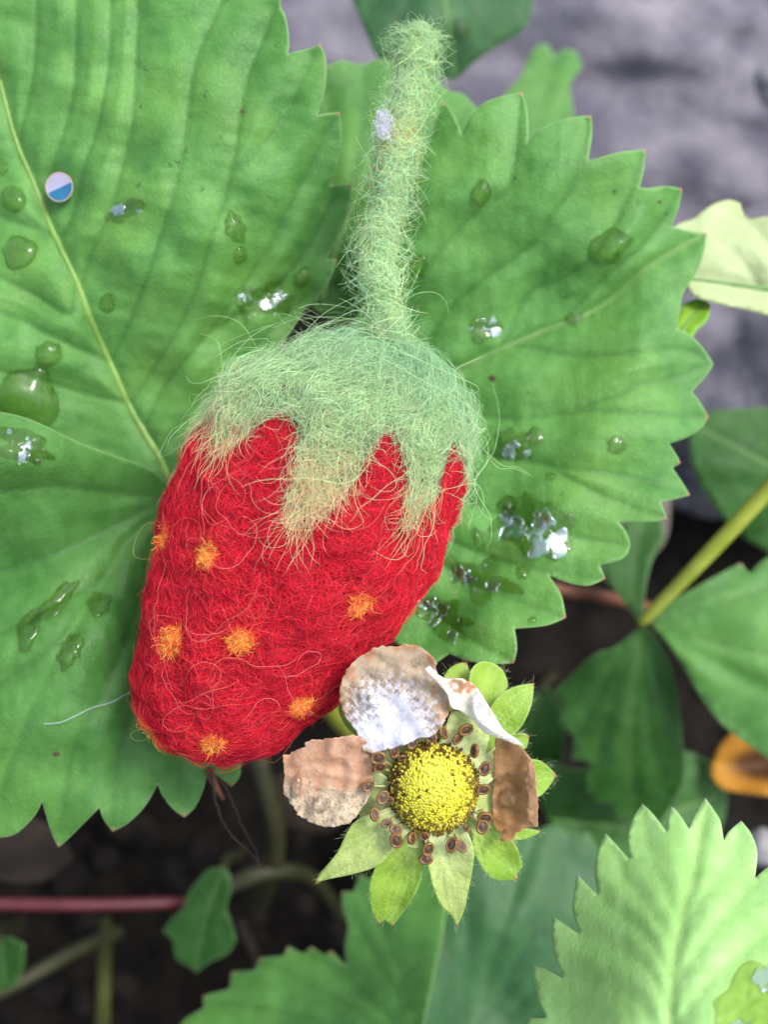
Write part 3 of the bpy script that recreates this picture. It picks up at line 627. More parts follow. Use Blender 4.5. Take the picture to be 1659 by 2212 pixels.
for k in range(8):
    x, y = tw.uniform(-50, 1500), tw.uniform(1400, 2250); a = tw.uniform(0, 3.14); L = tw.uniform(90, 260)
    d = ground_depth(x, y, -.035)
    pts = [(x + math.cos(a) * L * s + tw.uniform(-12, 12), y + math.sin(a) * L * s + tw.uniform(-12, 12), d - tw.uniform(0, .012)) for s in (-.5, 0, .5)]
    stalk('dry_twig', pts, [tw.uniform(.0005, .0011), .0006], M['twig'], 'dry brown plant stalk lying on the shaded soil', 'twig', 'dry stalks on the soil')

# ------------------------------------------------------------------ felt strawberry
BO = np.array([(480, 790), (432, 870), (397, 950), (370, 1030), (352, 1100), (332, 1200), (312, 1300), (299, 1400), (292, 1480), (298, 1540), (325, 1588), (372, 1628), (430, 1650), (500, 1655), (560, 1640), (640, 1590), (700, 1540), (772, 1468), (850, 1380),
               (900, 1310), (950, 1228), (983, 1150), (1008, 1080), (1024, 1000), (1018, 920), (990, 865), (942, 806), (880, 764), (800, 740), (700, 735), (610, 750), (540, 780)], float)
BO = catmull(BO, 6, True)
AX = np.array([.351, -.936]); AX /= np.linalg.norm(AX); EX = np.array([-AX[1], AX[0]])
bc = np.array([650, 1180.0]); sp = (BO - bc) @ AX; eq = (BO - bc) @ EX
S0, S1 = sp.min() + .5, sp.max() - .5; SQ0, SQ1 = S0 + 22, S1 - 8
tt = .5 - .5 * np.cos(np.linspace(0, np.pi, 90)); cw = []
for s_ in S0 + (S1 - S0) * tt:
    xs = []
    for i in range(len(sp)):
        a, b = sp[i], sp[(i + 1) % len(sp)]
        if (a - s_) * (b - s_) <= 0 and a != b: xs.append(eq[i] + (eq[(i + 1) % len(sp)] - eq[i]) * (s_ - a) / (b - a))
    cw.append(((min(xs) + max(xs)) / 2, (max(xs) - min(xs)) / 2) if xs else (0, 0))
cw = np.array(cw); cw[0, 1] = cw[-1, 1] = 0
BD = .1035
def berry(t, th, off=0.0, nrm=False):
    t = np.clip(t, 0.0005, .9995)
    c = np.interp(t, tt, cw[:, 0]); wd = np.interp(t, tt, cw[:, 1]) * (.955 - .085 * np.clip((t - .55) / .25, 0, 1))
    e = c + 13 * np.clip((t - .55) / .25, 0, 1) * np.clip((1 - t) / .08, 0, 1) + wd * np.cos(th)
    q = bc + np.asarray(SQ0 + (SQ1 - SQ0) * t)[..., None] * AX + np.asarray(e)[..., None] * EX
    dc = BD + .001 * (t - .5)
    P = ray(q[..., 0], q[..., 1], dc) - FWD * (np.sin(th) * wd * dc / FOC * .80)[..., None]
    return P
def berry_n(t, th):
    e1 = berry(t + .004, th) - berry(t - .004, th); e2 = berry(t, th + .01) - berry(t, th - .01)
    n = np.cross(e1, e2); n /= np.linalg.norm(n, axis=-1)[..., None] + 1e-12
    c = berry(t, th) - berry(t, th + np.pi); s = np.sign((n * c).sum(-1)); return n * s[..., None]
def project(P):
    v = (P - CL) @ CR; return np.stack([PW / 2 - v[..., 0] / v[..., 2] * FOC, PH / 2 + v[..., 1] / v[..., 2] * FOC], -1)
CAL = np.array([(340, 1000), (372, 1010), (388, 976), (425, 925), (462, 905), (458, 950), (473, 996), (500, 965), (532, 946), (575, 912), (612, 894), (632, 907), (643, 929), (626, 1036), (603, 1121), (635, 1172), (678, 1143), (733, 1087), (780, 1027), (815, 952), (836, 924), (848, 930), (866, 959),
                (874, 1036), (866, 1121), (872, 1152), (904, 1130), (943, 1070), (958, 993), (970, 945), (985, 968), (1000, 993), (1001, 1057), (980, 1113), (968, 1168), (1003, 1143), (1060, 1040), (1080, 900), (1000, 740), (820, 640), (600, 640), (420, 780)], float)
def is_green(t, th):
    P = berry(t, th); q = project(P); shp = q.shape[:-1]
    front = inside(CAL, q.reshape(-1, 2)).reshape(shp)
    back = t > .66 + .10 * np.cos(5 * th)
    return np.where(np.sin(th) > -.05, front, back)
fs = empty('felt_strawberry', berry(np.array(.5), np.array(-np.pi / 2)), 'red needle felted wool strawberry with green cap and orange seed spots', 'strawberry')
nt_, nh_ = 150, 180
T_, H_ = np.meshgrid(.5 - .5 * np.cos(np.linspace(0, np.pi, nt_)), np.linspace(0, 2 * np.pi, nh_, endpoint=False), indexing='ij')
bumpy = waves(8, .006, 16); 
def lump(P, a=.00025): 
    return a * (waves(8, .006, 14)(P[..., 0] + P[..., 2] * .7, P[..., 1] - P[..., 2] * .6) + .6 * waves(9, .0025, 14)(P[..., 0] - P[..., 2] * .5, P[..., 1] + P[..., 2]))
Pb = berry(T_, H_); Nb = berry_n(T_, H_); Pb = Pb + Nb * lump(Pb)[..., None]
idx = np.arange(nt_ * nh_).reshape(nt_, nh_); ir = np.roll(idx, -1, 1)
Fb = np.stack([idx[:-1], idx[1:], ir[1:], ir[:-1]], -1).reshape(-1, 4)
body = mesh('body', Pb.reshape(-1, 3), Fb, M['felt_red'], fs)
G = is_green(T_, H_) & (T_ > .70 + .03 * np.sin(H_ * 9))
gm = (G[:-1] & G[1:] & np.roll(G, -1, 1)[:-1] & np.roll(G, -1, 1)[1:]).ravel()
Pg = (Pb + Nb * .00045).reshape(-1, 3); used = np.unique(Fb[gm]); rem = -np.ones(nt_ * nh_, int); rem[used] = np.arange(len(used))
Ft = rem[Fb[gm]]; V2 = np.r_[Pg[used], (Pb - Nb * .0002).reshape(-1, 3)[used]]; nU = len(used)
ec = {}
for f in Ft:
    for i in range(4): ec[(f[i], f[(i + 1) % 4])] = 1
rimf = [[b, a, a + nU, b + nU] for (a, b) in ec if (b, a) not in ec]
lk = np.clip((.80 - T_.ravel()[used]) / .15, 0, 1)[:, None]; lk = np.r_[lk, lk]
calyx = mesh('calyx', V2, Ft.tolist() + (Ft[:, ::-1] + nU).tolist() + rimf, M['felt_cap'], fs, attrs={'col': np.array([.13, .25, .13]) * (1 - lk) + np.array([.24, .15, .07]) * lk})  # shell colour darkened to stand for shadow between the fibres

LAX = (S1 - S0) * BD / FOC
def strands(t0, h0, phi, length, k, curl, hmax, lift=None, seed=0, hbase=.0):
    """random-walk fibres on the berry surface -> (n,k,3)"""
    r = np.random.default_rng(seed); n = len(t0)
    t, h = t0.copy(), h0.copy(); ph = phi.copy(); cv = r.normal(0, 1, n) * curl
    tt_, hh_ = [t.copy()], [h.copy()]
    st = length / (k - 1)
    for i in range(k - 1):
        wl = np.maximum(np.interp(np.clip(t, 0, 1), tt, cw[:, 1]) * BD / FOC, .0012)
        t = t + st * np.cos(ph) / LAX; h = h + st * np.sin(ph) / wl
        cv = cv * .75 + r.normal(0, .66, n) * curl; ph = ph + cv * st
        tt_.append(t.copy()); hh_.append(h.copy())
    t = np.stack(tt_, 1); h = np.stack(hh_, 1)
    t = np.where(t < 0, -t, t); t = np.where(t > 1, 2 - t, t)
    s = np.linspace(0, 1, k)[None]
    hh = hmax[:, None] * (np.sin(np.pi * s) ** .7) + hbase
    if lift is not None: hh = hh + lift[:, None] * s ** 2.2
    P = berry(t, h); N = berry_n(t, h)
    return P + N * (hh + lump(P))[..., None]
def seeds(n, r):
    t, h = [], []
    wmax = cw[:, 1].max()
    while len(t) < n:
        a = r.uniform(.001, .999, n); b = r.uniform(0, 2 * np.pi, n); keep = r.uniform(0, 1, n) < np.interp(a, tt, cw[:, 1]) / wmax + .06
        t += a[keep].tolist(); h += b[keep].tolist()
    return np.array(t[:n]), np.array(h[:n])
def vary(base, n, r, v=.25, dv=None):
    c = np.array(base)[None] * np.exp(r.normal(0, v, (n, 1))); return np.clip(c * np.exp(r.normal(0, .07, (n, 3))), 0, 1)
r = np.random.default_rng(21)
t0, h0 = seeds(60000, r); keep = ~is_green(t0, h0) | (r.uniform(0, 1, len(t0)) < .05); t0, h0 = t0[keep], h0[keep]; n = len(t0)
bright = r.uniform(0, 1, n)
cR = np.where(bright[:, None] < .68, vary((.60, .012, .035), n, r, .34), np.where(bright[:, None] < .985, vary((.76, .036, .062), n, r, .2), vary((.80, .13, .13), n, r, .2)))
P = strands(t0, h0, r.uniform(0, 6.28, n), r.uniform(.0015, .0042, n), 8, 1000, r.uniform(.00005, .0006, n), np.where(r.uniform(0, 1, n) < .05, r.uniform(.0002, .0012, n), 0), 22)
curves('wool_fibres', P, r.uniform(.000009, .000019, n), cR, M['fibre'], body)
# green cap fibres
t0, h0 = seeds(95000, r); keep = is_green(t0, h0); kk = r.uniform(0, 1, len(t0)) < np.clip((t0 - .50) / .16, .18, 1); keep &= kk; t0, h0 = t0[keep][:30000], h0[keep][:30000]; n = len(t0)
low = np.clip((.80 - t0) / .15, 0, 1)
phi = np.where(r.uniform(0, 1, n) < .05 + .8 * low, np.pi + r.normal(0, .42, n), r.uniform(0, 6.28, n))
ln = r.uniform(.0025, .006, n) * (1 - .25 * low)
g1 = vary((.41, .60, .32), n, r, .28); g2 = vary((.62, .56, .31), n, r, .2); g0 = vary((.27, .51, .30), n, r, .28)
mixk = np.clip(low + r.normal(0, .18, n), 0, 1)[:, None]; topk = np.clip((t0 - .86) / .1 + r.normal(0, .3, n), 0, 1)[:, None]
cG = (g1 * (1 - topk) + g0 * topk) * (1 - mixk) + g2 * mixk
P = strands(t0, h0, phi, ln, 9, 330 + 500 * (1 - low), r.uniform(.0001, .0007, n) * (1 - .4 * low), np.where(r.uniform(0, 1, n) < .22, r.uniform(.0004, .0022, n), 0) * (1 - .7 * low), 23, .0003)
qe = project(P[:, [4, 7]]); ok = inside(CAL, qe[:, 0]) & (inside(CAL, qe[:, 1]) | (r.uniform(0, 1, n) < .38)); ok |= np.sin(h0) < 0
P, cG = P[ok], cG[ok]; n = len(P)
curves('wool_fibres', P, r.uniform(.000010, .000020, n), cG, M['fibre'], calyx)
# tan hairs raked from the cap over the red
n = 230; t0 = r.uniform(.50, .76, 6000); h0 = r.uniform(.15, np.pi - .15, 6000); k_ = is_green(t0, h0); t0, h0 = t0[k_][:n], h0[k_][:n]; n = len(t0)
P = strands(t0, h0, np.pi + r.normal(0, .5, n), r.uniform(.003, .007, n), 10, 300, r.uniform(.0003, .0009, n), None, 24, .0003)
curves('tan_fibres', P, r.uniform(.000014, .000022, n), vary((.66, .44, .26), n, r, .2), M['fibre'], calyx)
# orange seed spots
spots = [((455, 1195), 38, 40), ((362, 1160), 26, 46), ((372, 1385), 34, 50), ((520, 1382), 38, 36), ((776, 1302), 40, 40), ((648, 1518), 38, 32), ((460, 1602), 25, 24), ((330, 1570), 30, 24)]
tg = np.linspace(.01, .99, 160); hg = np.linspace(0.02, np.pi - .02, 200); TG, HG = np.meshgrid(tg, hg, indexing='ij'); QG = project(berry(TG, HG))
for i, (c, rx, ry) in enumerate(spots):
    j = np.argmin(((QG - np.array(c)) ** 2).sum(-1)); tc, hc_ = TG.ravel()[j], HG.ravel()[j]
    wl = np.interp(tc, tt, cw[:, 1]) * BD / FOC; Rm = (rx + ry) / 2 * BD / FOC * (.66, .70, .74, .66, .62, .58, .62, .6)[i]
    V, Fc = [], []; K, Sg = 6, 22
    wob_ = 1 + .16 * np.sin(np.arange(Sg) / Sg * 2 * np.pi * 3 + i) + .1 * r.normal(0, 1, Sg)
    for a in range(K + 1):
        rr = a / K
        for b in range(Sg):
            an = b / Sg * 2 * np.pi; q = rr * Rm * wob_[b]
            t1, h1 = tc + q * np.cos(an) / LAX, hc_ + q * np.sin(an) / wl
            p = berry(np.array(t1), np.array(h1)); nn = berry_n(np.array(t1), np.array(h1))
            V.append(p + nn * (.00045 * (1 - rr ** 2) - .00006 + (0 if a == K else r.uniform(0, .00012))))
    for a in range(K):
        for b in range(Sg):
            k = (b + 1) % Sg; Fc.append([a * Sg + b, a * Sg + k, (a + 1) * Sg + k, (a + 1) * Sg + b])
    so_ = mesh('seed_spot', V, Fc, M['felt_orange'], fs)
    n = 460; an = r.uniform(0, 6.28, n); q = np.sqrt(r.uniform(0, 1, n)) * Rm * .82
    P = strands(tc + q * np.cos(an) / LAX, hc_ + q * np.sin(an) / wl, r.uniform(0, 6.28, n), r.uniform(.0005, .0012, n), 9, 3200, r.uniform(.0001, .0005, n), np.where(r.uniform(0, 1, n) < .05, .0010, 0), 30 + i, .0003)
    k_ = r.uniform(0, 1, (n, 1)) < .55
    curves('wool_fibres', P, r.uniform(.000014, .000022, n), np.where(k_, vary((.95, .54, .13), n, r, .12), vary((.92, .34, .035), n, r, .15)), M['fibre'], so_)
    n = 80; an = r.uniform(0, 6.28, n); q = np.sqrt(r.uniform(0, 1, n)) * Rm * 1.5
    P = strands(tc + q * np.cos(an) / LAX, hc_ + q * np.sin(an) / wl, r.uniform(0, 6.28, n), r.uniform(.002, .004, n), 9, 900, r.uniform(.0003, .0006, n), None, 130 + i, .0004)
    curves('red_fibres', P, r.uniform(.00001, .000017, n), vary((.70, .05, .05), n, r, .25), M['fibre'], so_)
# long salmon strays over the red
n = 34; t0, h0 = r.uniform(.12, .76, n), r.uniform(.5, np.pi - .5, n)
P = strands(t0, h0, r.uniform(0, 6.28, n), r.uniform(.006, .015, n), 30, 560, r.uniform(.0005, .0012, n), np.where(r.uniform(0, 1, n) < .2, .0015, 0), 25, .0002)
curves('stray_fibres', P, r.uniform(.000013, .000019, n), vary((.78, .22, .18), n, r, .22), M['fibre'], body)
n = 60; t0, h0 = r.uniform(.72, .97, n), r.uniform(-.2, np.pi + .2, n)
P = strands(t0, h0, r.uniform(0, 6.28, n), r.uniform(.006, .014, n), 20, 330, r.uniform(.0008, .002, n), r.uniform(.001, .005, n), 26, .0003)
curves('stray_fibres', P, r.uniform(.000015, .000022, n), vary((.42, .62, .34), n, r, .2), M['fibre'], calyx)
def drawn(name, lists, rad, colr, parent):
    for pts in lists:
        c = catmull([ray(*p) for p in pts], 5)
        curves(name, c[None], np.array([rad]), np.array([colr]), M['fibre'], parent)
drawn('stray_fibre', [[(1020, 930, .102), (1045, 970, .101), (1085, 1005, .101), (1120, 1010, .102), (1152, 1032, .103)], [(1045, 970, .1015), (1075, 1010, .101), (1110, 1012, .102), (1140, 1025, .102)],
                      [(960, 850, .101), (985, 800, .100), (1010, 785, .101), (1045, 770, .102)], [(880, 720, .102), (860, 680, .101), (890, 640, .100), (935, 632, .101), (962, 650, .103), (970, 680, .104)],
                      [(560, 760, .102), (520, 700, .102), (470, 683, .103), (420, 692, .105)], [(480, 800, .103), (470, 740, .103), (430, 720, .105)]], .00002, (.45, .62, .30), calyx)
drawn('stray_fibre', [[(360, 1140, .102), (320, 1130, .103), (295, 1160, .104), (290, 1200, .104), (320, 1208, .103), (352, 1205, .102)], [(362, 1180, .1), (335, 1230, .1), (380, 1215, .098), (420, 1190, .095)],
                      [(330, 1590, .102), (300, 1600, .103), (282, 1590, .104), (296, 1576, .104), (330, 1578, .103)]], .00002, (.50, .50, .18), body)
drawn('stray_fibre', [[(500, 1632, .1035), (560, 1640, .1025), (595, 1645, .1025), (625, 1610, .101), (645, 1580, .1)], [(960, 1190, .101), (985, 1230, .1), (968, 1260, .1), (985, 1280, .1), (1005, 1220, .101)]], .000018, (.45, .18, .08), body)

# felt stem
sp_ = [(858, 800, .1045), (846, 745, .1035), (834, 690, .1028), (824, 630, .1025), (816, 560, .1030), (830, 490, .1035), (842, 425, .1040), (846, 360, .1042), (862, 290, .1045), (880, 220, .1050), (893, 150, .1055), (903, 95, .1060), (906, 72, .1060)]
srad = np.array([46, 50, 51, 50, 49, 47, 48, 52, 50, 47, 45, 40, 26]) * .104 / FOC * .56
sc_ = catmull([ray(*p) for p in sp_], 8); sr_ = np.interp(np.linspace(0, 1, len(sc_)), np.linspace(0, 1, len(srad)), srad); sr_ = sr_ * (1 + .10 * np.sin(np.arange(len(sc_)) * .55) + .08 * np.sin(np.arange(len(sc_)) * .23 + 1))
stem = tube('stem', sc_, sr_, M['felt_green_pale'], fs, 24, res=0)
tan_ = np.gradient(sc_, axis=0); tan_ /= np.linalg.norm(tan_, axis=1)[:, None]
u_ = np.cross(tan_, FWD); u_ /= np.linalg.norm(u_, axis=1)[:, None]; v_ = np.cross(tan_, u_)
SL = np.linalg.norm(np.diff(sc_, axis=0), axis=1).sum()
def stem_pt(t, a, off):
    x = np.clip(t, 0, 1) * (len(sc_) - 1); g = np.arange(len(sc_))
    I = lambda arr: np.stack([np.interp(x, g, arr[:, i]) for i in range(3)], -1)
    over = np.maximum(t - 1, 0) * SL * .35
    rr = np.interp(x, g, sr_) + off
    return I(sc_) + rr[..., None] * (np.cos(a)[..., None] * I(u_) + np.sin(a)[..., None] * I(v_)) + over[..., None] * I(tan_)
def stem_strands(n, ln, curl, hm, lift, seed, tr=(0, 1), ang=None, k=8):
    r = np.random.default_rng(seed); t = r.uniform(*tr, n); a = r.uniform(0, 6.28, n); ph = r.uniform(0, 6.28, n) if ang is None else r.normal(ang, .5, n)
    st = ln / (k - 1); cv = r.normal(0, curl, n); T, A = [t], [a]
    for i in range(k - 1):
        t = t + st * np.cos(ph) / SL; a = a + st * np.sin(ph) / .0015; cv = cv * .75 + r.normal(0, curl * .66, n); ph = ph + cv * st; T.append(t); A.append(a)
    T, A = np.stack(T, 1), np.stack(A, 1); s = np.linspace(0, 1, k)[None]
    return stem_pt(T, A, hm[:, None] * np.sin(np.pi * s) ** .7 + lift[:, None] * s ** 2 + .0001)
n = 9000
P = stem_strands(n, r.uniform(.002, .006, n), 620, r.uniform(.00005, .00042, n), np.where(r.uniform(0, 1, n) < .22, r.uniform(.0003, .0030, n), 0), 41, (0, 1.0))
ty = r.uniform(0, 1, (n, 1)); cS = np.where(ty < .6, vary((.46, .66, .34), n, r, .18), np.where(ty < .85, vary((.40, .64, .40), n, r, .18), vary((.56, .64, .32), n, r, .15)))
curves('wool_fibres', P, r.uniform(.000014, .000023, n), cS, M['fibre'], stem)
n = 170; P = stem_strands(n, r.uniform(.002, .005, n), 600, r.uniform(.0002, .0005, n), np.where(r.uniform(0, 1, n) < .2, .0012, 0), 42, (.635, .675), np.pi / 2)
curves('yellow_fibres', P, r.uniform(.000014, .000022, n), vary((.72, .56, .22), n, r, .2), M['fibre'], stem)
n = 14; P = stem_strands(n, r.uniform(.002, .004, n), 300, r.uniform(.0006, .0012, n), r.uniform(0, .001, n), 43, (.02, .6))
curves('red_fibres', P, r.uniform(.000015, .00002, n), vary((.50, .10, .05), n, r, .2), M['fibre'], stem)
# pearly lint tuft caught on the stem
lc = ray(828, 268, .1022)
lint = empty('lint_tuft', lc, 'tiny lilac white tuft of lint caught on the felt stem', 'lint')
rl = np.random.default_rng(44); n = 420
d_ = rl.normal(0, 1, (n, 9, 3)).cumsum(1) * .00009 * np.array([1, 1, 1]); d_ -= d_.mean(1, keepdims=True)
P = lc + d_ + rl.normal(0, 1, (n, 1, 3)) * np.array([.0004, .0009, .0003])
curves('lint_fibres', P, np.full(n, .000014), vary((.64, .63, .72), n, rl, .12), M['fibre'], lint)
# white hair lying on the lower left leaflet
wq = np.array([(95, 1563), (130, 1560), (165, 1545), (200, 1528), (240, 1517), (270, 1500), (290, 1492)], float); wc = catmull(wq, 6)
wp = ray(wc[:, 0], wc[:, 1], LB.depth(wc) - .0006)
wh = tube('lint_thread', wp, .000042, simple('white_thread', (.32, .40, .38), (.45, .52, .5), 500, .5), None, 6, res=0)
tag(wh, 'single white thread lying on the leaf left of the felt strawberry', 'thread')
# two wavy dark roots under the strawberry tip
for k, (pts, lab) in enumerate([([(455, 1672, .112), (468, 1720, .112), (480, 1760, .113), (500, 1800, .114), (530, 1832, .115), (552, 1855, .116), (568, 1878, .117)], 'wavy dark root strand below the strawberry tip, the more bent one'),
                                ([(462, 1672, .113), (490, 1705, .113), (512, 1750, .114), (528, 1790, .115), (552, 1830, .116), (562, 1855, .117), (567, 1876, .1172)], 'wavy dark root strand below the strawberry tip, the straighter one')]):
    rr = np.random.default_rng(50 + k); c = catmull([ray(*p) for p in pts], 8); c = c + np.cumsum(rr.normal(0, .00005, c.shape), 0)
    tag(tube('root_strand', c, [.00016, .0001, .00008], M['twig'], None, 7, res=0), lab, 'root', 'root strands')
tag(tube('root_strand', catmull([ray(452, 1660, .113), ray(458, 1680, .1125), ray(470, 1705, .1125), ray(482, 1725, .114)], 6), [.0005, .0004, .0002], M['twig_red'], None, 8, res=0), 'short thick reddish root stub under the strawberry tip', 'root', 'root strands')

# ------------------------------------------------------------------ dried flower
FZs = 850 / 1659 / 1.35262
def Z(x, y): return (591.45 + x * FZs, 1375.1 + y * FZs)
def ZL(l): return [Z(*p) for p in l]
FC = Z(915, 850); FD = .0990
fl = empty('strawberry_flower', ray(*FC, FD + .002), 'withered strawberry flower with yellow centre and dried brown petals', 'flower')
tube('flower_stalk', [ray(*FC, FD + .0005), ray(FC[0] + 15, FC[1] + 20, FD + .02), ray(FC[0] + 60, FC[1] - 30, FD + .06), ray(FC[0] + 120, FC[1] - 100, FD + .125)], [.0011, .0009, .001], M['petiole'], fl)
# hypanthium disc
V, Fc = [], []; K, Sg = 8, 40
for a in range(K + 1):
    for b in range(Sg):
        an = b / Sg * 6.2832; rr = a / K; rad = rr * (138 + 8 * math.sin(3 * an + 1)); V.append(ray(FC[0] + rad * math.cos(an), FC[1] + rad * math.sin(an), FD - .0006 + .0003 * rr ** 2))
for a in range(K + 1):
    for b in range(Sg):
        an = b / Sg * 6.2832; rr = a / K; rad = rr * 128; V.append(ray(FC[0] + rad * math.cos(an), FC[1] + rad * math.sin(an), FD + .0022 - .002 * rr ** 2))
for L in (0, 1):
    for a in range(K):
        for b in range(Sg):
            k = (b + 1) % Sg; f = [a * Sg + b, (a + 1) * Sg + b, (a + 1) * Sg + k, a * Sg + k]; f = [x + L * (K + 1) * Sg for x in f]; Fc.append(f[::-1] if L == 0 else f)
for b in range(Sg):
    k = (b + 1) % Sg; q = K * Sg; q2 = (2 * K + 1) * Sg; Fc.append([q + b, q2 + b, q2 + k, q + k])
mesh('hypanthium', V, Fc, M['hypanthium'], fl)
nz1, nz2, nz3 = waves(81, 130, 14), waves(82, 45, 18), waves(83, 18, 24)
SEP = [  # outline, tip(s), pale?, depth offset, tip depth
    ([(720, 960), (600, 990), (480, 1040), (420, 1110), (360, 1230), (275, 1335), (235, 1402), (330, 1377), (460, 1350), (600, 1300), (700, 1190), (800, 1080)], (235, 1402), 1, 0, .0010),
    ([(740, 1050), (640, 1200), (585, 1300), (552, 1390), (545, 1480), (560, 1565), (598, 1642), (632, 1612), (676, 1652), (722, 1590), (800, 1480), (843, 1370), (852, 1280), (850, 1150)], (640, 1640), 0, .0008, .0012),
    ([(850, 1080), (868, 1220), (885, 1330), (912, 1440), (960, 1540), (1010, 1590), (1045, 1652), (1085, 1560), (1112, 1440), (1137, 1300), (1140, 1200), (1080, 1060)], (1045, 1650), 1, 0, .0008),
    ([(1080, 1010), (1125, 1120), (1145, 1230), (1182, 1310), (1235, 1370), (1300, 1388), (1392, 1384), (1385, 1350), (1420, 1310), (1402, 1240), (1370, 1170), (1290, 1080), (1190, 980)], (1400, 1350), 0, .0006, .0008),
    ([(1250, 1000), (1330, 1070), (1450, 1092), (1526, 1106), (1480, 1136), (1400, 1158), (1300, 1150)], (1526, 1106), 0, .0010, .0010),
    ([(1300, 760), (1400, 700), (1480, 697), (1540, 718), (1612, 785), (1565, 860), (1500, 915), (1380, 900)], (1610, 785), 0, .0014, .0016),
    ([(1240, 600), (1330, 560), (1420, 548), (1458, 565), (1448, 612), (1430, 640), (1330, 660)], (1455, 570), 0, .0016, .0012),
    ([(1080, 660), (1180, 520), (1232, 410), (1290, 330), (1380, 282), (1485, 263), (1472, 380), (1432, 480), (1380, 548), (1300, 600), (1180, 690)], (1485, 265), 0, .0010, .0004),
    ([(1040, 400), (1100, 300), (1125, 190), (1180, 142), (1250, 150), (1305, 190), (1334, 260), (1320, 310), (1230, 420), (1150, 480)], (1330, 280), 0, .0022, .0018),
    ([(960, 420), (950, 300), (985, 200), (1045, 155), (1100, 145), (1112, 185), (1130, 245), (1110, 330), (1080, 430)], (1108, 200), 0, .0026, .0022),
    ([(700, 760), (560, 640), (420, 520), (370, 420), (385, 380), (470, 480), (600, 560), (760, 680)], (375, 400), 0, .0012, .0018),
    ([(900, 680), (960, 560), (1010, 425), (1090, 430), (1180, 500), (1260, 590), (1285, 660), (1260, 800), (1180, 860), (1080, 760)], (1270, 620), 1, .0003, .0002),
    ([(700, 840), (590, 760), (480, 800), (460, 930), (500, 1040), (560, 1060), (680, 1000), (760, 930)], (470, 980), 1, .0004, .0006),
    ([(1130, 780), (1230, 760), (1330, 840), (1350, 960), (1300, 1080), (1200, 1090), (1110, 1010)], (1340, 960), 1, .0005, .0006)]
hr = np.random.default_rng(61)
for i, (ol, tp, pale_, off, td) in enumerate(SEP):
    o = ZL(ol); tip = np.array(Z(*tp)); c0 = np.array(FC); ax = tip - c0; Lx = np.hypot(*ax); ax /= Lx; ex = np.array([-ax[1], ax[0]])
    def zf(px, py, ax=ax, ex=ex, off=off, td=td, Lx=Lx):
        q = np.stack([np.asarray(px), np.asarray(py)], -1) - c0; s_ = np.clip(q @ ax / Lx, 0, 1.2); e_ = (q @ ex) / 45
        return FD - .0004 + off + td * s_ ** 3 - .0007 * np.sin(np.pi * np.clip(s_, 0, 1)) - .00035 * e_ ** 2
    base = c0 + ax * Lx * .45
    vs = [[tuple(base), tuple(base + (tip - base) * .5 + ex * s_ * 14), tuple(tip - ax * 14 + ex * s_ * 5)] for s_ in (-1, 1)] + [[tuple(base + ex * 5), tuple(base + ax * Lx * .22 + ex * 30)], [tuple(base - ex * 5), tuple(base + ax * Lx * .22 - ex * 30)]]
    S = Sheet('sepal', o, zf, M['sepal_pale' if pale_ else 'sepal'], fl, [tuple(base), tuple(tip)], vs, step=5, thick=.0003, quilt=.00018, groove=.00006, wob=.00012, wobl=70, fine=.00004, seed=70 + i, midw=3, vw=1.6, notmid=.00008, extra=lambda px, py: np.clip((175 - np.hypot(px - FC[0], py - FC[1]) + 22 * nz2(px * 3, py * 3)) / 75, 0, 1))
    b = S.outline; nb = len(b); n = 62
    q = b[hr.integers(0, nb, n)]; far = np.hypot(*(q - c0).T) > 105; q = q[far]; n = len(q)
    out = (q - np.array(o).mean(0)); out /= np.hypot(*out.T)[:, None]; out = out * .6 + ax * .7 + hr.normal(0, .45, (n, 2))
    ln = hr.uniform(4, 12, n); s_ = np.linspace(0, 1, 5); bend = hr.normal(0, .35, (n, 2))
    qq = q[:, None] + out[:, None] * (ln[:, None] * s_)[..., None] + bend[:, None] * (ln[:, None] * s_ ** 2)[..., None]
    dz = np.array(S.depth(q))[:, None] - hr.uniform(-.0004, .0006, n)[:, None] * s_
    curves('hairs', ray(qq[..., 0], qq[..., 1], dz), np.full(n, .000008), vary((.48, .54, .38), n, hr, .15), M['hair'], S.obj)
# petals
lerp = lambda a, b, k: np.array(a)[None] * (1 - k[:, None]) + np.array(b)[None] * k[:, None]
ss = lambda x, a, b: (lambda t: t * t * (3 - 2 * t))(np.clip((x - a) / (b - a), 0, 1))
def toZ(px, py): return (px - 591.45) / FZs, (py - 1375.1) / FZs
def colp1(px, py):
    x, y = toZ(px, py); an = np.arctan2(x - 560, 640 - y); rr = np.hypot(x - 560, y - 640)
    ray_ = .10 * np.sin(an * 46 + 2 * nz2(x, y)) + .09 * nz2(x, y) + .06 * nz3(x, y)
    k = ss(rr / 470 + ray_ + .18 * np.abs(an - .75) ** 2, .62, 1.05)
    c = lerp((.66, .68, .80), (.47, .37, .26), k)
    edge = ss(np.hypot(x - 690, y - 330) / 320 + .10 * nz1(x, y) + .05 * nz2(x, y), .74, 1.0) * ss(-(y - 520) / 300, -.1, .6)
    c = c * (1 - edge[:, None]) + np.array([.50, .245, .13]) * edge[:, None]
    dk = ss(1 - np.hypot((x - 490) / 130, (y - 400) / 130) + .35 * nz2(x, y) + .3 * nz3(x, y), .1, .9)
    dk = np.maximum(dk, .75 * ss(.35 * nz2(x, y) + .45 * nz3(x, y) + 1 - np.abs(rr - 370) / 90, .75, 1.3))
    return c * (1 - .72 * dk[:, None]) + np.array([.13, .10, .055]) * .72 * dk[:, None]
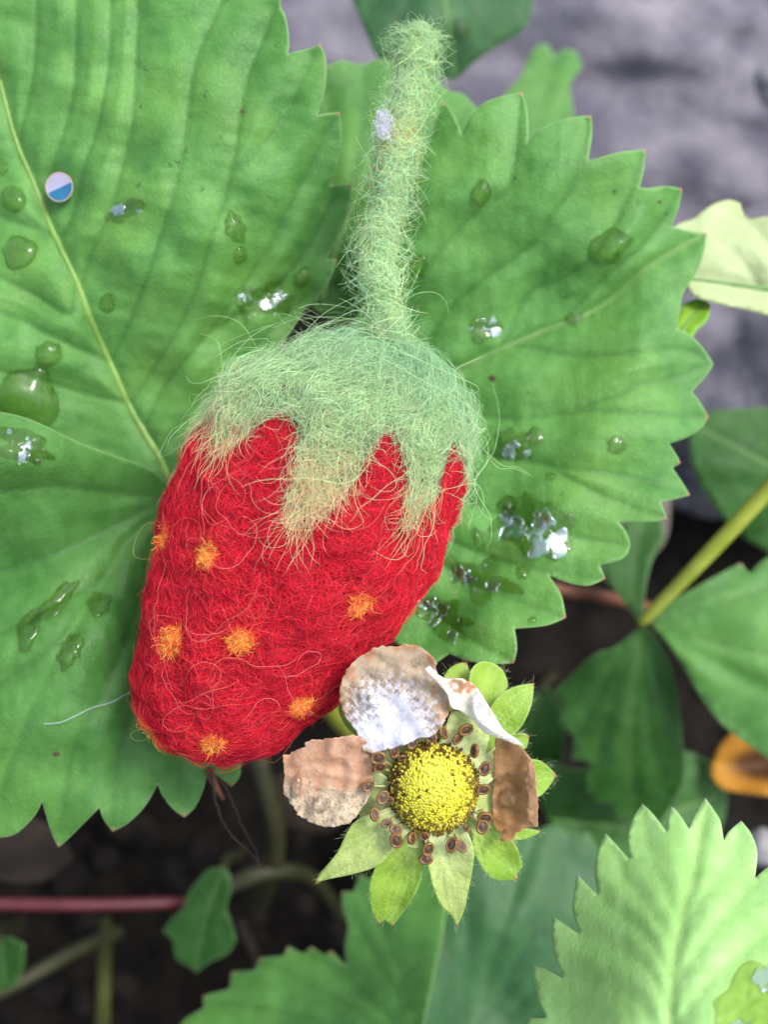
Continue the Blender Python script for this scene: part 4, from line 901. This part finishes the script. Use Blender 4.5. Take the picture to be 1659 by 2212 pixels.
def colp2(px, py):
    x, y = toZ(px, py)
    k = ss((y - 860) / 90 + .8 * nz1(x, y) * .4 + .3 * nz2(x, y), -.4, .5)
    top = lerp((.50, .28, .17), (.60, .38, .26), ss(nz1(x, y) + .3 * nz3(x, y), -1, 1))
    low = lerp((.62, .52, .38), (.34, .25, .14), ss(nz3(x, y) + .6 * nz2(x, y), .1, 1.2))
    return top * (1 - k[:, None]) + low * k[:, None]
def colp3(px, py):
    x, y = toZ(px, py); k = ss(.5 * nz2(x, y) + 1.2 - np.hypot((x - 1090) / 90, (y - 275) / 45), .1, .7)
    return lerp((.88, .87, .80), (.62, .36, .20), k)
def colp4(px, py):
    x, y = toZ(px, py); st = np.sin((x - 1250) / 14 + 1.5 * np.sin(y / 130) + .6 * nz1(x, y)) * .5 + .25 * nz1(x * 1.5, y * .5)
    c = lerp((.44, .25, .105), (.56, .34, .165), ss(st, -.8, 1.2))
    e = ss(x - 1430 + 12 * nz2(x, y), -5, 25); return c * (1 - e[:, None]) + np.array([.60, .36, .19]) * e[:, None]
P1 = Sheet('petal', ZL([(575, 668), (510, 650), (490, 600), (470, 540), (420, 470), (385, 400), (372, 320), (390, 240), (430, 170), (500, 110), (590, 60), (690, 55), (760, 42), (840, 60), (890, 100), (932, 150), (925, 190), (962, 260), (1000, 340), (1005, 410), (980, 470), (940, 530), (890, 575), (830, 575), (760, 612), (690, 632), (620, 645)]),
           [(*Z(575, 660), .0963), (*Z(400, 300), .0948), (*Z(700, 60), .0952), (*Z(990, 380), .0958), (*Z(690, 380), .0966), (*Z(860, 570), .0955), (*Z(900, 130), .0958), (*Z(480, 150), .0946)], M['petal'], fl, None, step=3.6, thick=.00014, wob=.00016, wobl=60, fine=.00004, seed=91, crumple=.00013, rough_edge=1.6, colfn=colp1)
P2 = Sheet('petal', ZL([(555, 660), (520, 592), (450, 562), (350, 575), (200, 592), (174, 600), (182, 626), (120, 650), (50, 682), (60, 780), (60, 890), (125, 985), (128, 1010), (230, 1065), (320, 1083), (430, 1060), (480, 1010), (530, 930), (562, 850), (562, 740)]),
           [(*Z(560, 750), .0972), (*Z(450, 570), .0958), (*Z(60, 700), .0962), (*Z(100, 980), .0968), (*Z(320, 1080), .0966), (*Z(300, 800), .0966), (*Z(500, 980), .0968)], M['petal'], fl, None, step=3.8, thick=.00014, wob=.00022, wobl=55, fine=.00005, seed=92, crumple=.00013, rough_edge=1.6, colfn=colp2)
P3 = Sheet('petal', ZL([(862, 182), (890, 168), (950, 222), (1000, 240), (1060, 235), (1120, 258), (1165, 300), (1210, 370), (1262, 452), (1312, 530), (1380, 580), (1427, 622), (1350, 602), (1270, 572), (1200, 545), (1150, 495), (1080, 430), (1010, 400), (990, 330), (930, 260)]),
           [(*Z(870, 180), .0942), (*Z(1000, 250), .0943), (*Z(1100, 250), .0946), (*Z(1250, 440), .0950), (*Z(1420, 615), .0957), (*Z(1170, 510), .0958), (*Z(1010, 395), .0949), (*Z(1150, 400), .0955)], M['petal_plain'], fl, None, step=3.4, thick=.00014, wob=.0001, wobl=50, fine=.00003, seed=93, crumple=.0001, rough_edge=.8, colfn=colp3)
P4 = Sheet('petal', ZL([(1268, 568), (1340, 590), (1420, 640), (1470, 702), (1492, 780), (1500, 880), (1506, 1000), (1500, 1080), (1440, 1090), (1395, 1118), (1345, 1166), (1285, 1158), (1300, 1122), (1256, 1082), (1246, 1000), (1246, 900), (1256, 780), (1252, 680)]),
           [(*Z(1270, 570), .0968), (*Z(1250, 850), .0978), (*Z(1380, 850), .0972), (*Z(1440, 850), .0958), (*Z(1500, 900), .0954), (*Z(1470, 700), .0958), (*Z(1330, 1160), .0962), (*Z(1490, 1070), .0957), (*Z(1300, 1050), .0976)], M['petal_plain'], fl, None, step=3.4, thick=.00014, wob=.00012, wobl=45, fine=.00004, seed=94, crumple=.00013, rough_edge=1.6, colfn=colp4)
# folded bright flap of the white petal
P5 = Sheet('petal_fold', ZL([(1140, 330), (1165, 305), (1210, 370), (1262, 452), (1312, 530), (1380, 580), (1427, 622), (1350, 602), (1270, 555), (1215, 520), (1165, 480), (1135, 410)]),
           [(*Z(1150, 320), .0942), (*Z(1250, 440), .0942), (*Z(1420, 615), .0951), (*Z(1150, 450), .0946), (*Z(1290, 560), .0947)], M['petal_plain'], P3.obj, None, step=3.4, thick=.00013, wob=.00008, wobl=40, fine=.00002, seed=95, colfn=lambda x, y: np.tile([.86, .86, .85], (len(x), 1)))
P6 = Sheet('petal_fold', ZL([(1415, 640), (1468, 700), (1493, 780), (1502, 880), (1508, 1000), (1501, 1082), (1462, 1070), (1440, 985), (1452, 900), (1432, 820), (1446, 740)]),
           [(*Z(1430, 660), .0953), (*Z(1500, 880), .0948), (*Z(1500, 1060), .0950), (*Z(1440, 850), .0955), (*Z(1450, 1000), .0954)], M['petal_plain'], P4.obj, None, step=3.2, thick=.00013, wob=.00012, wobl=30, fine=.00003, seed=96, crumple=.00008, rough_edge=1.4, colfn=lambda x, y: np.tile([.60, .39, .22], (len(x), 1)) * (1 + .12 * nz2(x * 3, y * 3))[:, None])
# receptacle dome with pistils
RC = np.array(Z(912, 862)); RR = 99.0; RH = .0040; RB = FD - .0006
def dome(x, y):
    q = np.clip((np.asarray(x) ** 2 + np.asarray(y) ** 2), 0, 1); return RB - RH * (1 - q) ** .62
V, Fc, cc = [], [], []; K, Sg = 16, 40
for a in range(K + 1):
    for b in range(Sg):
        rr = math.sin(a / K * math.pi / 2); an = b / Sg * 6.2832; x, y = rr * math.cos(an), rr * math.sin(an)
        V.append(ray(RC[0] + x * RR, RC[1] + y * RR * 1.04, dome(x, y) + .0001)); cc.append(np.array([.74, .76, .025]) * (1 - rr ** 3) + np.array([.60, .52, .06]) * rr ** 3)
for a in range(K):
    for b in range(Sg):
        k = (b + 1) % Sg; Fc.append([a * Sg + b, a * Sg + k, (a + 1) * Sg + k, (a + 1) * Sg + b])
rec = mesh('receptacle', V, Fc, M['pistil'], fl, attrs={'col': np.array(cc)})
V, Fc, cc = [], [], []; N = 1000; pr = np.random.default_rng(63)
for i in range(N):
    rr = math.sqrt((i + .5) / N) * 1.0; an = i * 2.399963; x, y = rr * math.cos(an) + pr.normal(0, .012), rr * math.sin(an) + pr.normal(0, .012)
    rr = math.hypot(x, y); d = float(dome(x * .985, y * .985)); c = ray(RC[0] + x * RR, RC[1] + y * RR * 1.04, d)
    nrm = -FWD * (1.15 - rr) + (ray(RC[0] + x * RR, RC[1] + y * RR, FD) - ray(*RC, FD)) / (RR * FD / FOC) * 1.0
    nrm /= np.linalg.norm(nrm); u = np.cross(nrm, [1, .3, .2]); u /= np.linalg.norm(u); v = np.cross(nrm, u)
    r_ = .00017 * pr.uniform(.8, 1.2); hgt = .00018 * pr.uniform(.7, 1.25) + (.0003 * pr.uniform(0, 1) if rr > .75 else 0)
    br = pr.uniform(0, 1) < (.03 + .8 * max(0, rr - .6) / .4)
    yc = np.array([.76, .77, .03]) * (1 - rr ** 4) + np.array([.62, .46, .06]) * rr ** 4; tc = np.array([.10, .045, .014]) if br else np.array([.82, .78, .12])
    o0 = len(V)
    if br: hgt *= 1.4; r_ *= .8
    for (hh, rs, kk) in ((-.8, .8, 0), (.0, 1.0, .1), (.32, .72, .5)):
        for b in range(6):
            an2 = b / 6 * 6.2832; V.append(c + nrm * hgt * hh + r_ * rs * (math.cos(an2) * u + math.sin(an2) * v)); kk = min(1, kk * 1.9) if br else kk; cc.append(yc * (1 - kk) + tc * kk)
    V.append(c + nrm * hgt * .44); cc.append(tc)
    for a in range(2):
        for b in range(6):
            k = (b + 1) % 6; Fc.append([o0 + a * 6 + b, o0 + a * 6 + k, o0 + a * 6 + 6 + k, o0 + a * 6 + 6 + b])
    for b in range(6): Fc.append([o0 + 12 + b, o0 + 12 + (b + 1) % 6, o0 + 18])
tag(mesh('pistils', V, Fc, M['pistil'], rec, attrs={'col': np.array(cc)}), kind='stuff')
# stamens
def anther_mesh():
    V, Fc, mi = [], [], []; Sg = 20
    prof = [(0, .30), (.30, .27), (.60, .12), (.70, .16), (.84, .30), (1.0, .20), (1.08, .0), (1.0, -.2), (.6, -.34), (0, -.36)]
    for rr, zz in prof:
        for b in range(Sg):
            a = b / Sg * 6.2832; lob = 1 - .07 * math.cos(2 * a) ** 6
            V.append((rr * math.cos(a) * .80 * lob, rr * math.sin(a) * 1.0, zz + (.03 * math.cos(a) if rr < .6 else 0)))
    for a in range(len(prof) - 1):
        for b in range(Sg):
            k = (b + 1) % Sg; Fc.append([a * Sg + b, (a + 1) * Sg + b, (a + 1) * Sg + k, a * Sg + k]); mi.append(1 if a >= 3 else 0)
    me = bpy.data.meshes.new('anther'); me.from_pydata([tuple(np.array(v) * .00066) for v in V], [], Fc); me.polygons.foreach_set('use_smooth', [True] * len(Fc))
    me.materials.append(M['anther']); me.materials.append(M['anther_rim']); me.polygons.foreach_set('material_index', mi); me.update(); return me
AM = anther_mesh()
ANT = [(685, 655), (595, 690), (605, 742), (540, 848), (622, 915), (575, 1012), (645, 1062), (697, 1098), (697, 1160), (787, 1148), (858, 1135), (880, 1210), (868, 1266), (1015, 1185), (1070, 1193), (1190, 1082), (1205, 1030), (1195, 870), (1203, 752), (1145, 650), (1050, 580), (1095, 530), (968, 545), (900, 578), (790, 607), (1100, 1090), (730, 690), (660, 930)]
ar = np.random.default_rng(64)
for i, (x, y) in enumerate(ANT):
    q = np.array(Z(x, y)); dv = q - RC; dl = np.hypot(*dv); base = RC + dv / dl * min(97, dl * .9)
    d = FD - .0028 + ar.uniform(-.0005, .0005) - (.0006 if i in (11, 13) else 0); tipp = ray(*q, d)
    stm = tube('stamen', [ray(*base, FD - .0008), ray(*(base * .45 + q * .55), FD - .0016), tipp - (-FWD) * .0002], [.00016, .00011, .00009], M['filament'], fl, 7)
    ao = bpy.data.objects.new('anther', AM); col.objects.link(ao); ao.parent = stm
    s_ = ar.uniform(.78, 1.1) * (.72 if i >= 25 or i == 10 else 1)
    rot = camo.rotation_euler.to_matrix() @ Matrix.Rotation(ar.uniform(0, 3.14), 3, 'Z') @ Matrix.Rotation(ar.normal(0, .35), 3, 'X') @ Matrix.Rotation(ar.normal(0, .35), 3, 'Y')
    ao.matrix_local = Matrix.Translation(Vector(tipp - ORG[fl.name])) @ rot.to_4x4() @ Matrix.Scale(s_, 4)

# ------------------------------------------------------------------ sequin on the leaf
sq = (128, 405)
sqd = float(LA.depth(np.array([sq]))[0]) - .0011
sqo = empty('sequin', ray(*sq, sqd + .0002), 'round shiny sequin, half lilac and half blue, beside the leaf midrib', 'sequin')
def disc_part(name, pts, d0, mat, parent, th=.00018):
    n = len(pts); dd = [d0 + .0000045 * (p[0] - sq[0]) for p in pts]
    V = [ray(p[0], p[1], d) for p, d in zip(pts, dd)] + [ray(p[0], p[1], d + th) for p, d in zip(pts, dd)]
    return mesh(name, V, [list(range(n))[::-1], [i + n for i in range(n)]] + [[i, (i + 1) % n, (i + 1) % n + n, i + n] for i in range(n)], mat, parent, smooth=False)
def foil(name, c1, c2, rough, metal):
    m = NT(name); m.set(Base_Color=m.ramp(m.noise(260, 3, .5), [(.35, c1), (.65, c2)]), Roughness=rough, Metallic=metal); return m.m
def circ(r, a0, a1, n=30): return [(sq[0] + r * .96 * math.cos(a), sq[1] + r * 1.04 * math.sin(a)) for a in np.linspace(a0, a1, n)]
ca = R(-24)
disc_part('lilac_half', circ(29, ca + R(180) - .05, ca + R(360) + .05), sqd, foil('foil_lilac', (.22, .20, .29), (.24, .28, .40), .4, .0), sqo)
disc_part('blue_half', circ(29, ca + .055, ca + R(180) - .055), sqd - .00002, foil('foil_blue', (.0, .07, .17), (.006, .11, .22), .35, .3), sqo)
rp = circ(30, 0, 2 * math.pi * 35 / 36, 36) ; rp.append(rp[0])
tube('rim', [ray(p[0], p[1], sqd + .0000045 * (p[0] - sq[0])) for p in rp], .00006, simple('sequin_rim', (.36, .24, .20), (.42, .30, .24), 500, .4), sqo, 8, res=0)

# ------------------------------------------------------------------ water
wr = np.random.default_rng(90)
def drop(sheet, c, rx, ry, h, label, rot=0, irr=.06, mat='water', name='water_drop', cat='water drop', group=None, K=8, Sg=36, pw=.62, dimple=0, parent=None):
    ca_, sa_ = math.cos(R(rot)), math.sin(R(rot)); an = np.arange(Sg) / Sg * 2 * np.pi
    prof = 1 + irr * sum(wr.normal(0, 1) * np.cos(k * an + wr.uniform(0, 6.28)) / k ** .6 for k in range(2, 9))
    prof = np.clip(prof, .35, 1.7)
    q, top = [], []
    for a in range(K + 1):
        rr = math.sin(a / K * math.pi / 2)
        x, y = rr * rx * prof * np.cos(an), rr * ry * prof * np.sin(an)
        q.append(np.c_[c[0] + x * ca_ - y * sa_, c[1] + x * sa_ + y * ca_]); top.append(np.full(Sg, (1 - rr * rr) ** pw))
    q = np.concatenate(q); top = np.concatenate(top)
    if dimple: top = top * (1 + dimple * waves(int(wr.integers(1e6)), 24, 10)(q[:, 0], q[:, 1]))
    d = sheet.depth(q) - .7 * h * top + .00004 * (top < 1e-3); n = len(q)
    V = np.r_[ray(q[:, 0], q[:, 1], d), ray(q[:, 0], q[:, 1], sheet.depth(q) + .00010)]
    Fc = []
    for L in (0, 1):
        for a in range(K):
            for b in range(Sg):
                k = (b + 1) % Sg; f = [a * Sg + b, a * Sg + k, (a + 1) * Sg + k, (a + 1) * Sg + b]; Fc.append([x + L * n for x in (f if L == 0 else f[::-1])])
    for b in range(Sg):
        k = (b + 1) % Sg; Fc.append([K * Sg + b, K * Sg + k, n + K * Sg + k, n + K * Sg + b])
    wa = sheet.obj.data.attributes.get('wet')
    if wa is not None and mat in ('water', 'film') and rx > 8:
        dq = sheet.qv - np.array(c); lx = (dq[:, 0] * ca_ + dq[:, 1] * sa_) / rx; ly = (-dq[:, 0] * sa_ + dq[:, 1] * ca_) / ry
        rn = np.hypot(lx, ly) / np.interp(np.arctan2(ly, lx) % (2 * np.pi), np.r_[an, 2 * np.pi], np.r_[prof, prof[0]])
        wv = np.zeros(len(wa.data)); wa.data.foreach_get('value', wv); nn = len(sheet.qv)
        wv[:nn] = np.maximum(wv[:nn], np.clip((1.08 - rn) / .22, 0, 1)); wa.data.foreach_set('value', wv)
    o = mesh(name, V, Fc, M[mat], parent); return tag(o, label, cat, group)
def film(sheet, c, rx, ry, label, rot=0, h=.00042, irr=.30, isl=9):
    o = drop(sheet, c, rx, ry, h * .6, label, rot, irr, 'film', 'water_film', 'water film', K=12, Sg=60, pw=.3, dimple=.5)
    ca_, sa_ = math.cos(R(rot)), math.sin(R(rot)); V, Fc = [], []; Sg, K = 30, 5
    for i in range(isl):  # glint islands added over the film
        a, rr = wr.uniform(0, 6.28), wr.uniform(.1, .95); x, y = rr * rx * math.cos(a), rr * ry * math.sin(a); cx, cy = c[0] + x * ca_ - y * sa_, c[1] + x * sa_ + y * ca_
        sz = min(rx, ry) * wr.choice([.14, .25, .45], p=[.35, .35, .3]) * wr.uniform(.8, 1.25); el = wr.uniform(.5, 1); ro = wr.uniform(0, 3.14)
        an = np.arange(Sg) / Sg * 2 * np.pi; pf = np.clip(1 + .2 * sum(wr.normal() * np.cos(k * an + wr.uniform(0, 6.28)) / k ** .4 for k in range(2, 7)), .3, 2)
        q = []
        for j in range(K + 1):
            xx, yy = j / K * sz * pf * np.cos(an), j / K * sz * el * pf * np.sin(an); q.append(np.c_[cx + xx * math.cos(ro) - yy * math.sin(ro), cy + xx * math.sin(ro) + yy * math.cos(ro)])
        q = np.concatenate(q); d0 = sheet.base(q[:, 0], q[:, 1]); d = sheet.depth(q) * .35 + (sheet.depth(np.array([[cx, cy]]))[0] + d0 - float(sheet.base(cx, cy))) * .65
        t_ = np.repeat(1 - (np.arange(K + 1) / K) ** 4, Sg); o0 = len(V); n = len(q)
        V += ray(q[:, 0], q[:, 1], np.minimum(d, sheet.depth(q)) - .00009 * t_ - .00016).tolist() + ray(q[:, 0], q[:, 1], np.minimum(d, sheet.depth(q)) - .00013).tolist()
        for L in (0, 1):
            for j in range(K):
                for b_ in range(Sg):
                    k = (b_ + 1) % Sg; f = [j * Sg + b_, j * Sg + k, (j + 1) * Sg + k, (j + 1) * Sg + b_]; Fc.append([o0 + x_ + L * n for x_ in (f if L == 0 else f[::-1])])
        for b_ in range(Sg):
            k = (b_ + 1) % Sg; Fc.append([o0 + K * Sg + b_, o0 + K * Sg + k, o0 + n + K * Sg + k, o0 + n + K * Sg + b_])
    mesh('added_glints', V, Fc, M['added_glint'], o)
    return o
D = drop
D(LA, (30, 430), 29, 27, .0011, 'round water drop left of the sequin')
D(LA, (42, 545), 38, 36, .0011, 'large water drop on the leaf below the sequin', irr=.1)
D(LA, (2, 362), 16, 18, .0006, 'small water drop near the upper midrib of the left leaflet')
D(LA, (232, 655), 19, 20, .0008, 'small water drop right of the midrib where a side vein leaves', irr=.12)
film(LA, (272, 455), 30, 26, 'faint wet patch right of the sequin', 20)
D(LA, (508, 492), 22, 34, .0008, 'upper of two touching water drops beside the leaf edge near the felt stem', -15, .12)
D(LA, (520, 552), 15, 20, .0007, 'lower of two touching water drops beside the leaf edge near the felt stem', 10, .1)
film(LA, (532, 660), 20, 30, 'small wet patch just above the green felt cap', -30)
film(LA, (590, 645), 44, 36, 'broad glittering wet patch above the green felt cap', 0)
D(LA, (652, 600), 18, 20, .0008, 'water drop close to the leaf tooth beside the felt stem', irr=.15)
D(LA, (105, 765), 28, 30, .0011, 'water drop on the leaf above the largest drop', irr=.12)
D(LA, (62, 862), 66, 70, .0019, 'largest water drop pooled against the folded leaflet edge', 20, .07, pw=.5)
film(LB, (52, 962), 62, 34, 'white glinting wet patch on the folded leaflet ridge', 25)
D(LB, (122, 1300), 62, 20, .0007, 'long water drop slanting across the lower left leaflet', -42, .12)
D(LB, (62, 1360), 22, 52, .0008, 'curved upright water drop on the lower left leaflet', 18, .12)
D(LB, (214, 1305), 26, 28, .0007, 'flat round water drop beside the felt strawberry flank', irr=.1)
D(LB, (152, 1405), 26, 38, .0008, 'oval water drop on the lower left leaflet above the white thread', 15, .14)
D(LC, (1040, 418), 21, 28, .0011, 'water drop right of the felt stem on the right leaflet', 10, .12)
D(LC, (1318, 532), 48, 34, .0015, 'big bright water drop in the fold of the right leaflet', -25, .12)
D(LC, (905, 575), 18, 26, .0009, 'water drop touching the foot of the felt stem', 20, .1)
film(LC, (1045, 712), 32, 28, 'small glittering wet patch right of the green felt cap', -20)
D(LC, (1240, 690), 20, 14, .0006, 'small water drop on the midrib of the right leaflet', -20, .15)
D(LC, (1156, 943), 20, 21, .0004, 'flat dark water spot, left of two on the right leaflet', irr=.08)
D(LC, (1332, 962), 21, 21, .0004, 'flat dark water spot near the right leaflet edge', irr=.1)
film(LC, (1105, 962), 42, 36, 'wet patch beside the right flank of the green felt cap', 30, .00025)
D(LC, (1190, 1028), 10, 9, .0006, 'tiny bead of water on the right leaflet')
film(LC, (1165, 1140), 78, 62, 'largest wet patch with many glints on the right leaflet', 40, .00045, .22)
film(LC, (1095, 1110), 34, 26, 'narrow wet patch left of the largest wet patch', -30)
D(LC, (1035, 1165), 9, 27, .0006, 'thin curved water streak beside the red felt flank', -20, .1)
film(LC, (1045, 1250), 64, 40, 'blue glinting wet patch beside the lower right of the felt strawberry', 20)
D(LC, (1128, 1237), 14, 14, .0005, 'small water drop below the largest wet patch', irr=.15)
film(LC, (960, 1335), 58, 38, 'wet patch between the felt strawberry and the brown topped petal', 35)
D(LC, (1150, 1338), 10, 7, .0005, 'tiny water bead at the lower edge of the right leaflet')
film(YS, (1622, 2165), 100, 66, 'very large wet patch on the bright young leaf', -35, .0006, .16, 4)
D(D1S, (1000, 62), 17, 19, .0012, 'blurred water drop on the dark leaf in front of the rock')
D(P4, Z(1340, 920), 21, 22, .0016, 'largest clear water bead on the right brown petal', irr=.02)
D(P4, Z(1293, 817), 9, 8.5, .0008, 'middle sized water bead on the right brown petal', irr=.02)
D(P4, Z(1333, 783), 5, 5, .0003, 'smallest water bead on the right brown petal, above the others', irr=.02)
D(P4, Z(1318, 1108), 6, 6, .0003, 'water bead at the torn lower end of the right brown petal', irr=.02)
D(P1, Z(815, 148), 9, 9, .0008, 'tiny clear water bead on the brown topped white petal', irr=.02)
D(P2, Z(270, 955), 25, 16, .0006, 'clear pear shaped water drop on the left brown petal', -40, .12)
D(P2, Z(125, 850), 16, 22, .0004, 'flat water drop at the outer edge of the left brown petal', 20, .14)
bd = np.random.default_rng(99); nb = 0
for sh, box in ((LA, (150, 20, 650, 560)), (LC, (1000, 300, 1450, 1280))):
    k = 0
    while k < 16:
        q = (bd.uniform(box[0], box[2]), bd.uniform(box[1], box[3]))
        if not inside(sh.outline, np.array([q]))[0]: continue
        D(sh, q, bd.uniform(3, 6), bd.uniform(3, 6), .00025, 'pinhead water bead on the ' + ('upper left' if sh is LA else 'right') + ' leaflet', group='pinhead beads ' + ('upper left' if sh is LA else 'right'), K=4, Sg=14); k += 1
# small brown blemishes on leaves
def blemish(sh, c, rr, label):
    o = drop(sh, c, rr, rr * .8, .00008, label, irr=.2, K=3, Sg=14, name='leaf_spot', cat=None, parent=sh.obj); o.data.materials.clear(); o.data.materials.append(M['spot'])
blemish(LA, (522, 242), 6, 'tiny brown spot on the upper left leaflet')
blemish(LC, (1064, 817), 9, 'brown scab on the right leaflet near the felt cap')
blemish(LC, (1425, 437), 5, 'tiny brown spot on a tooth of the right leaflet')
blemish(LB, (122, 1628), 8, 'dark spot on the lower left leaflet')
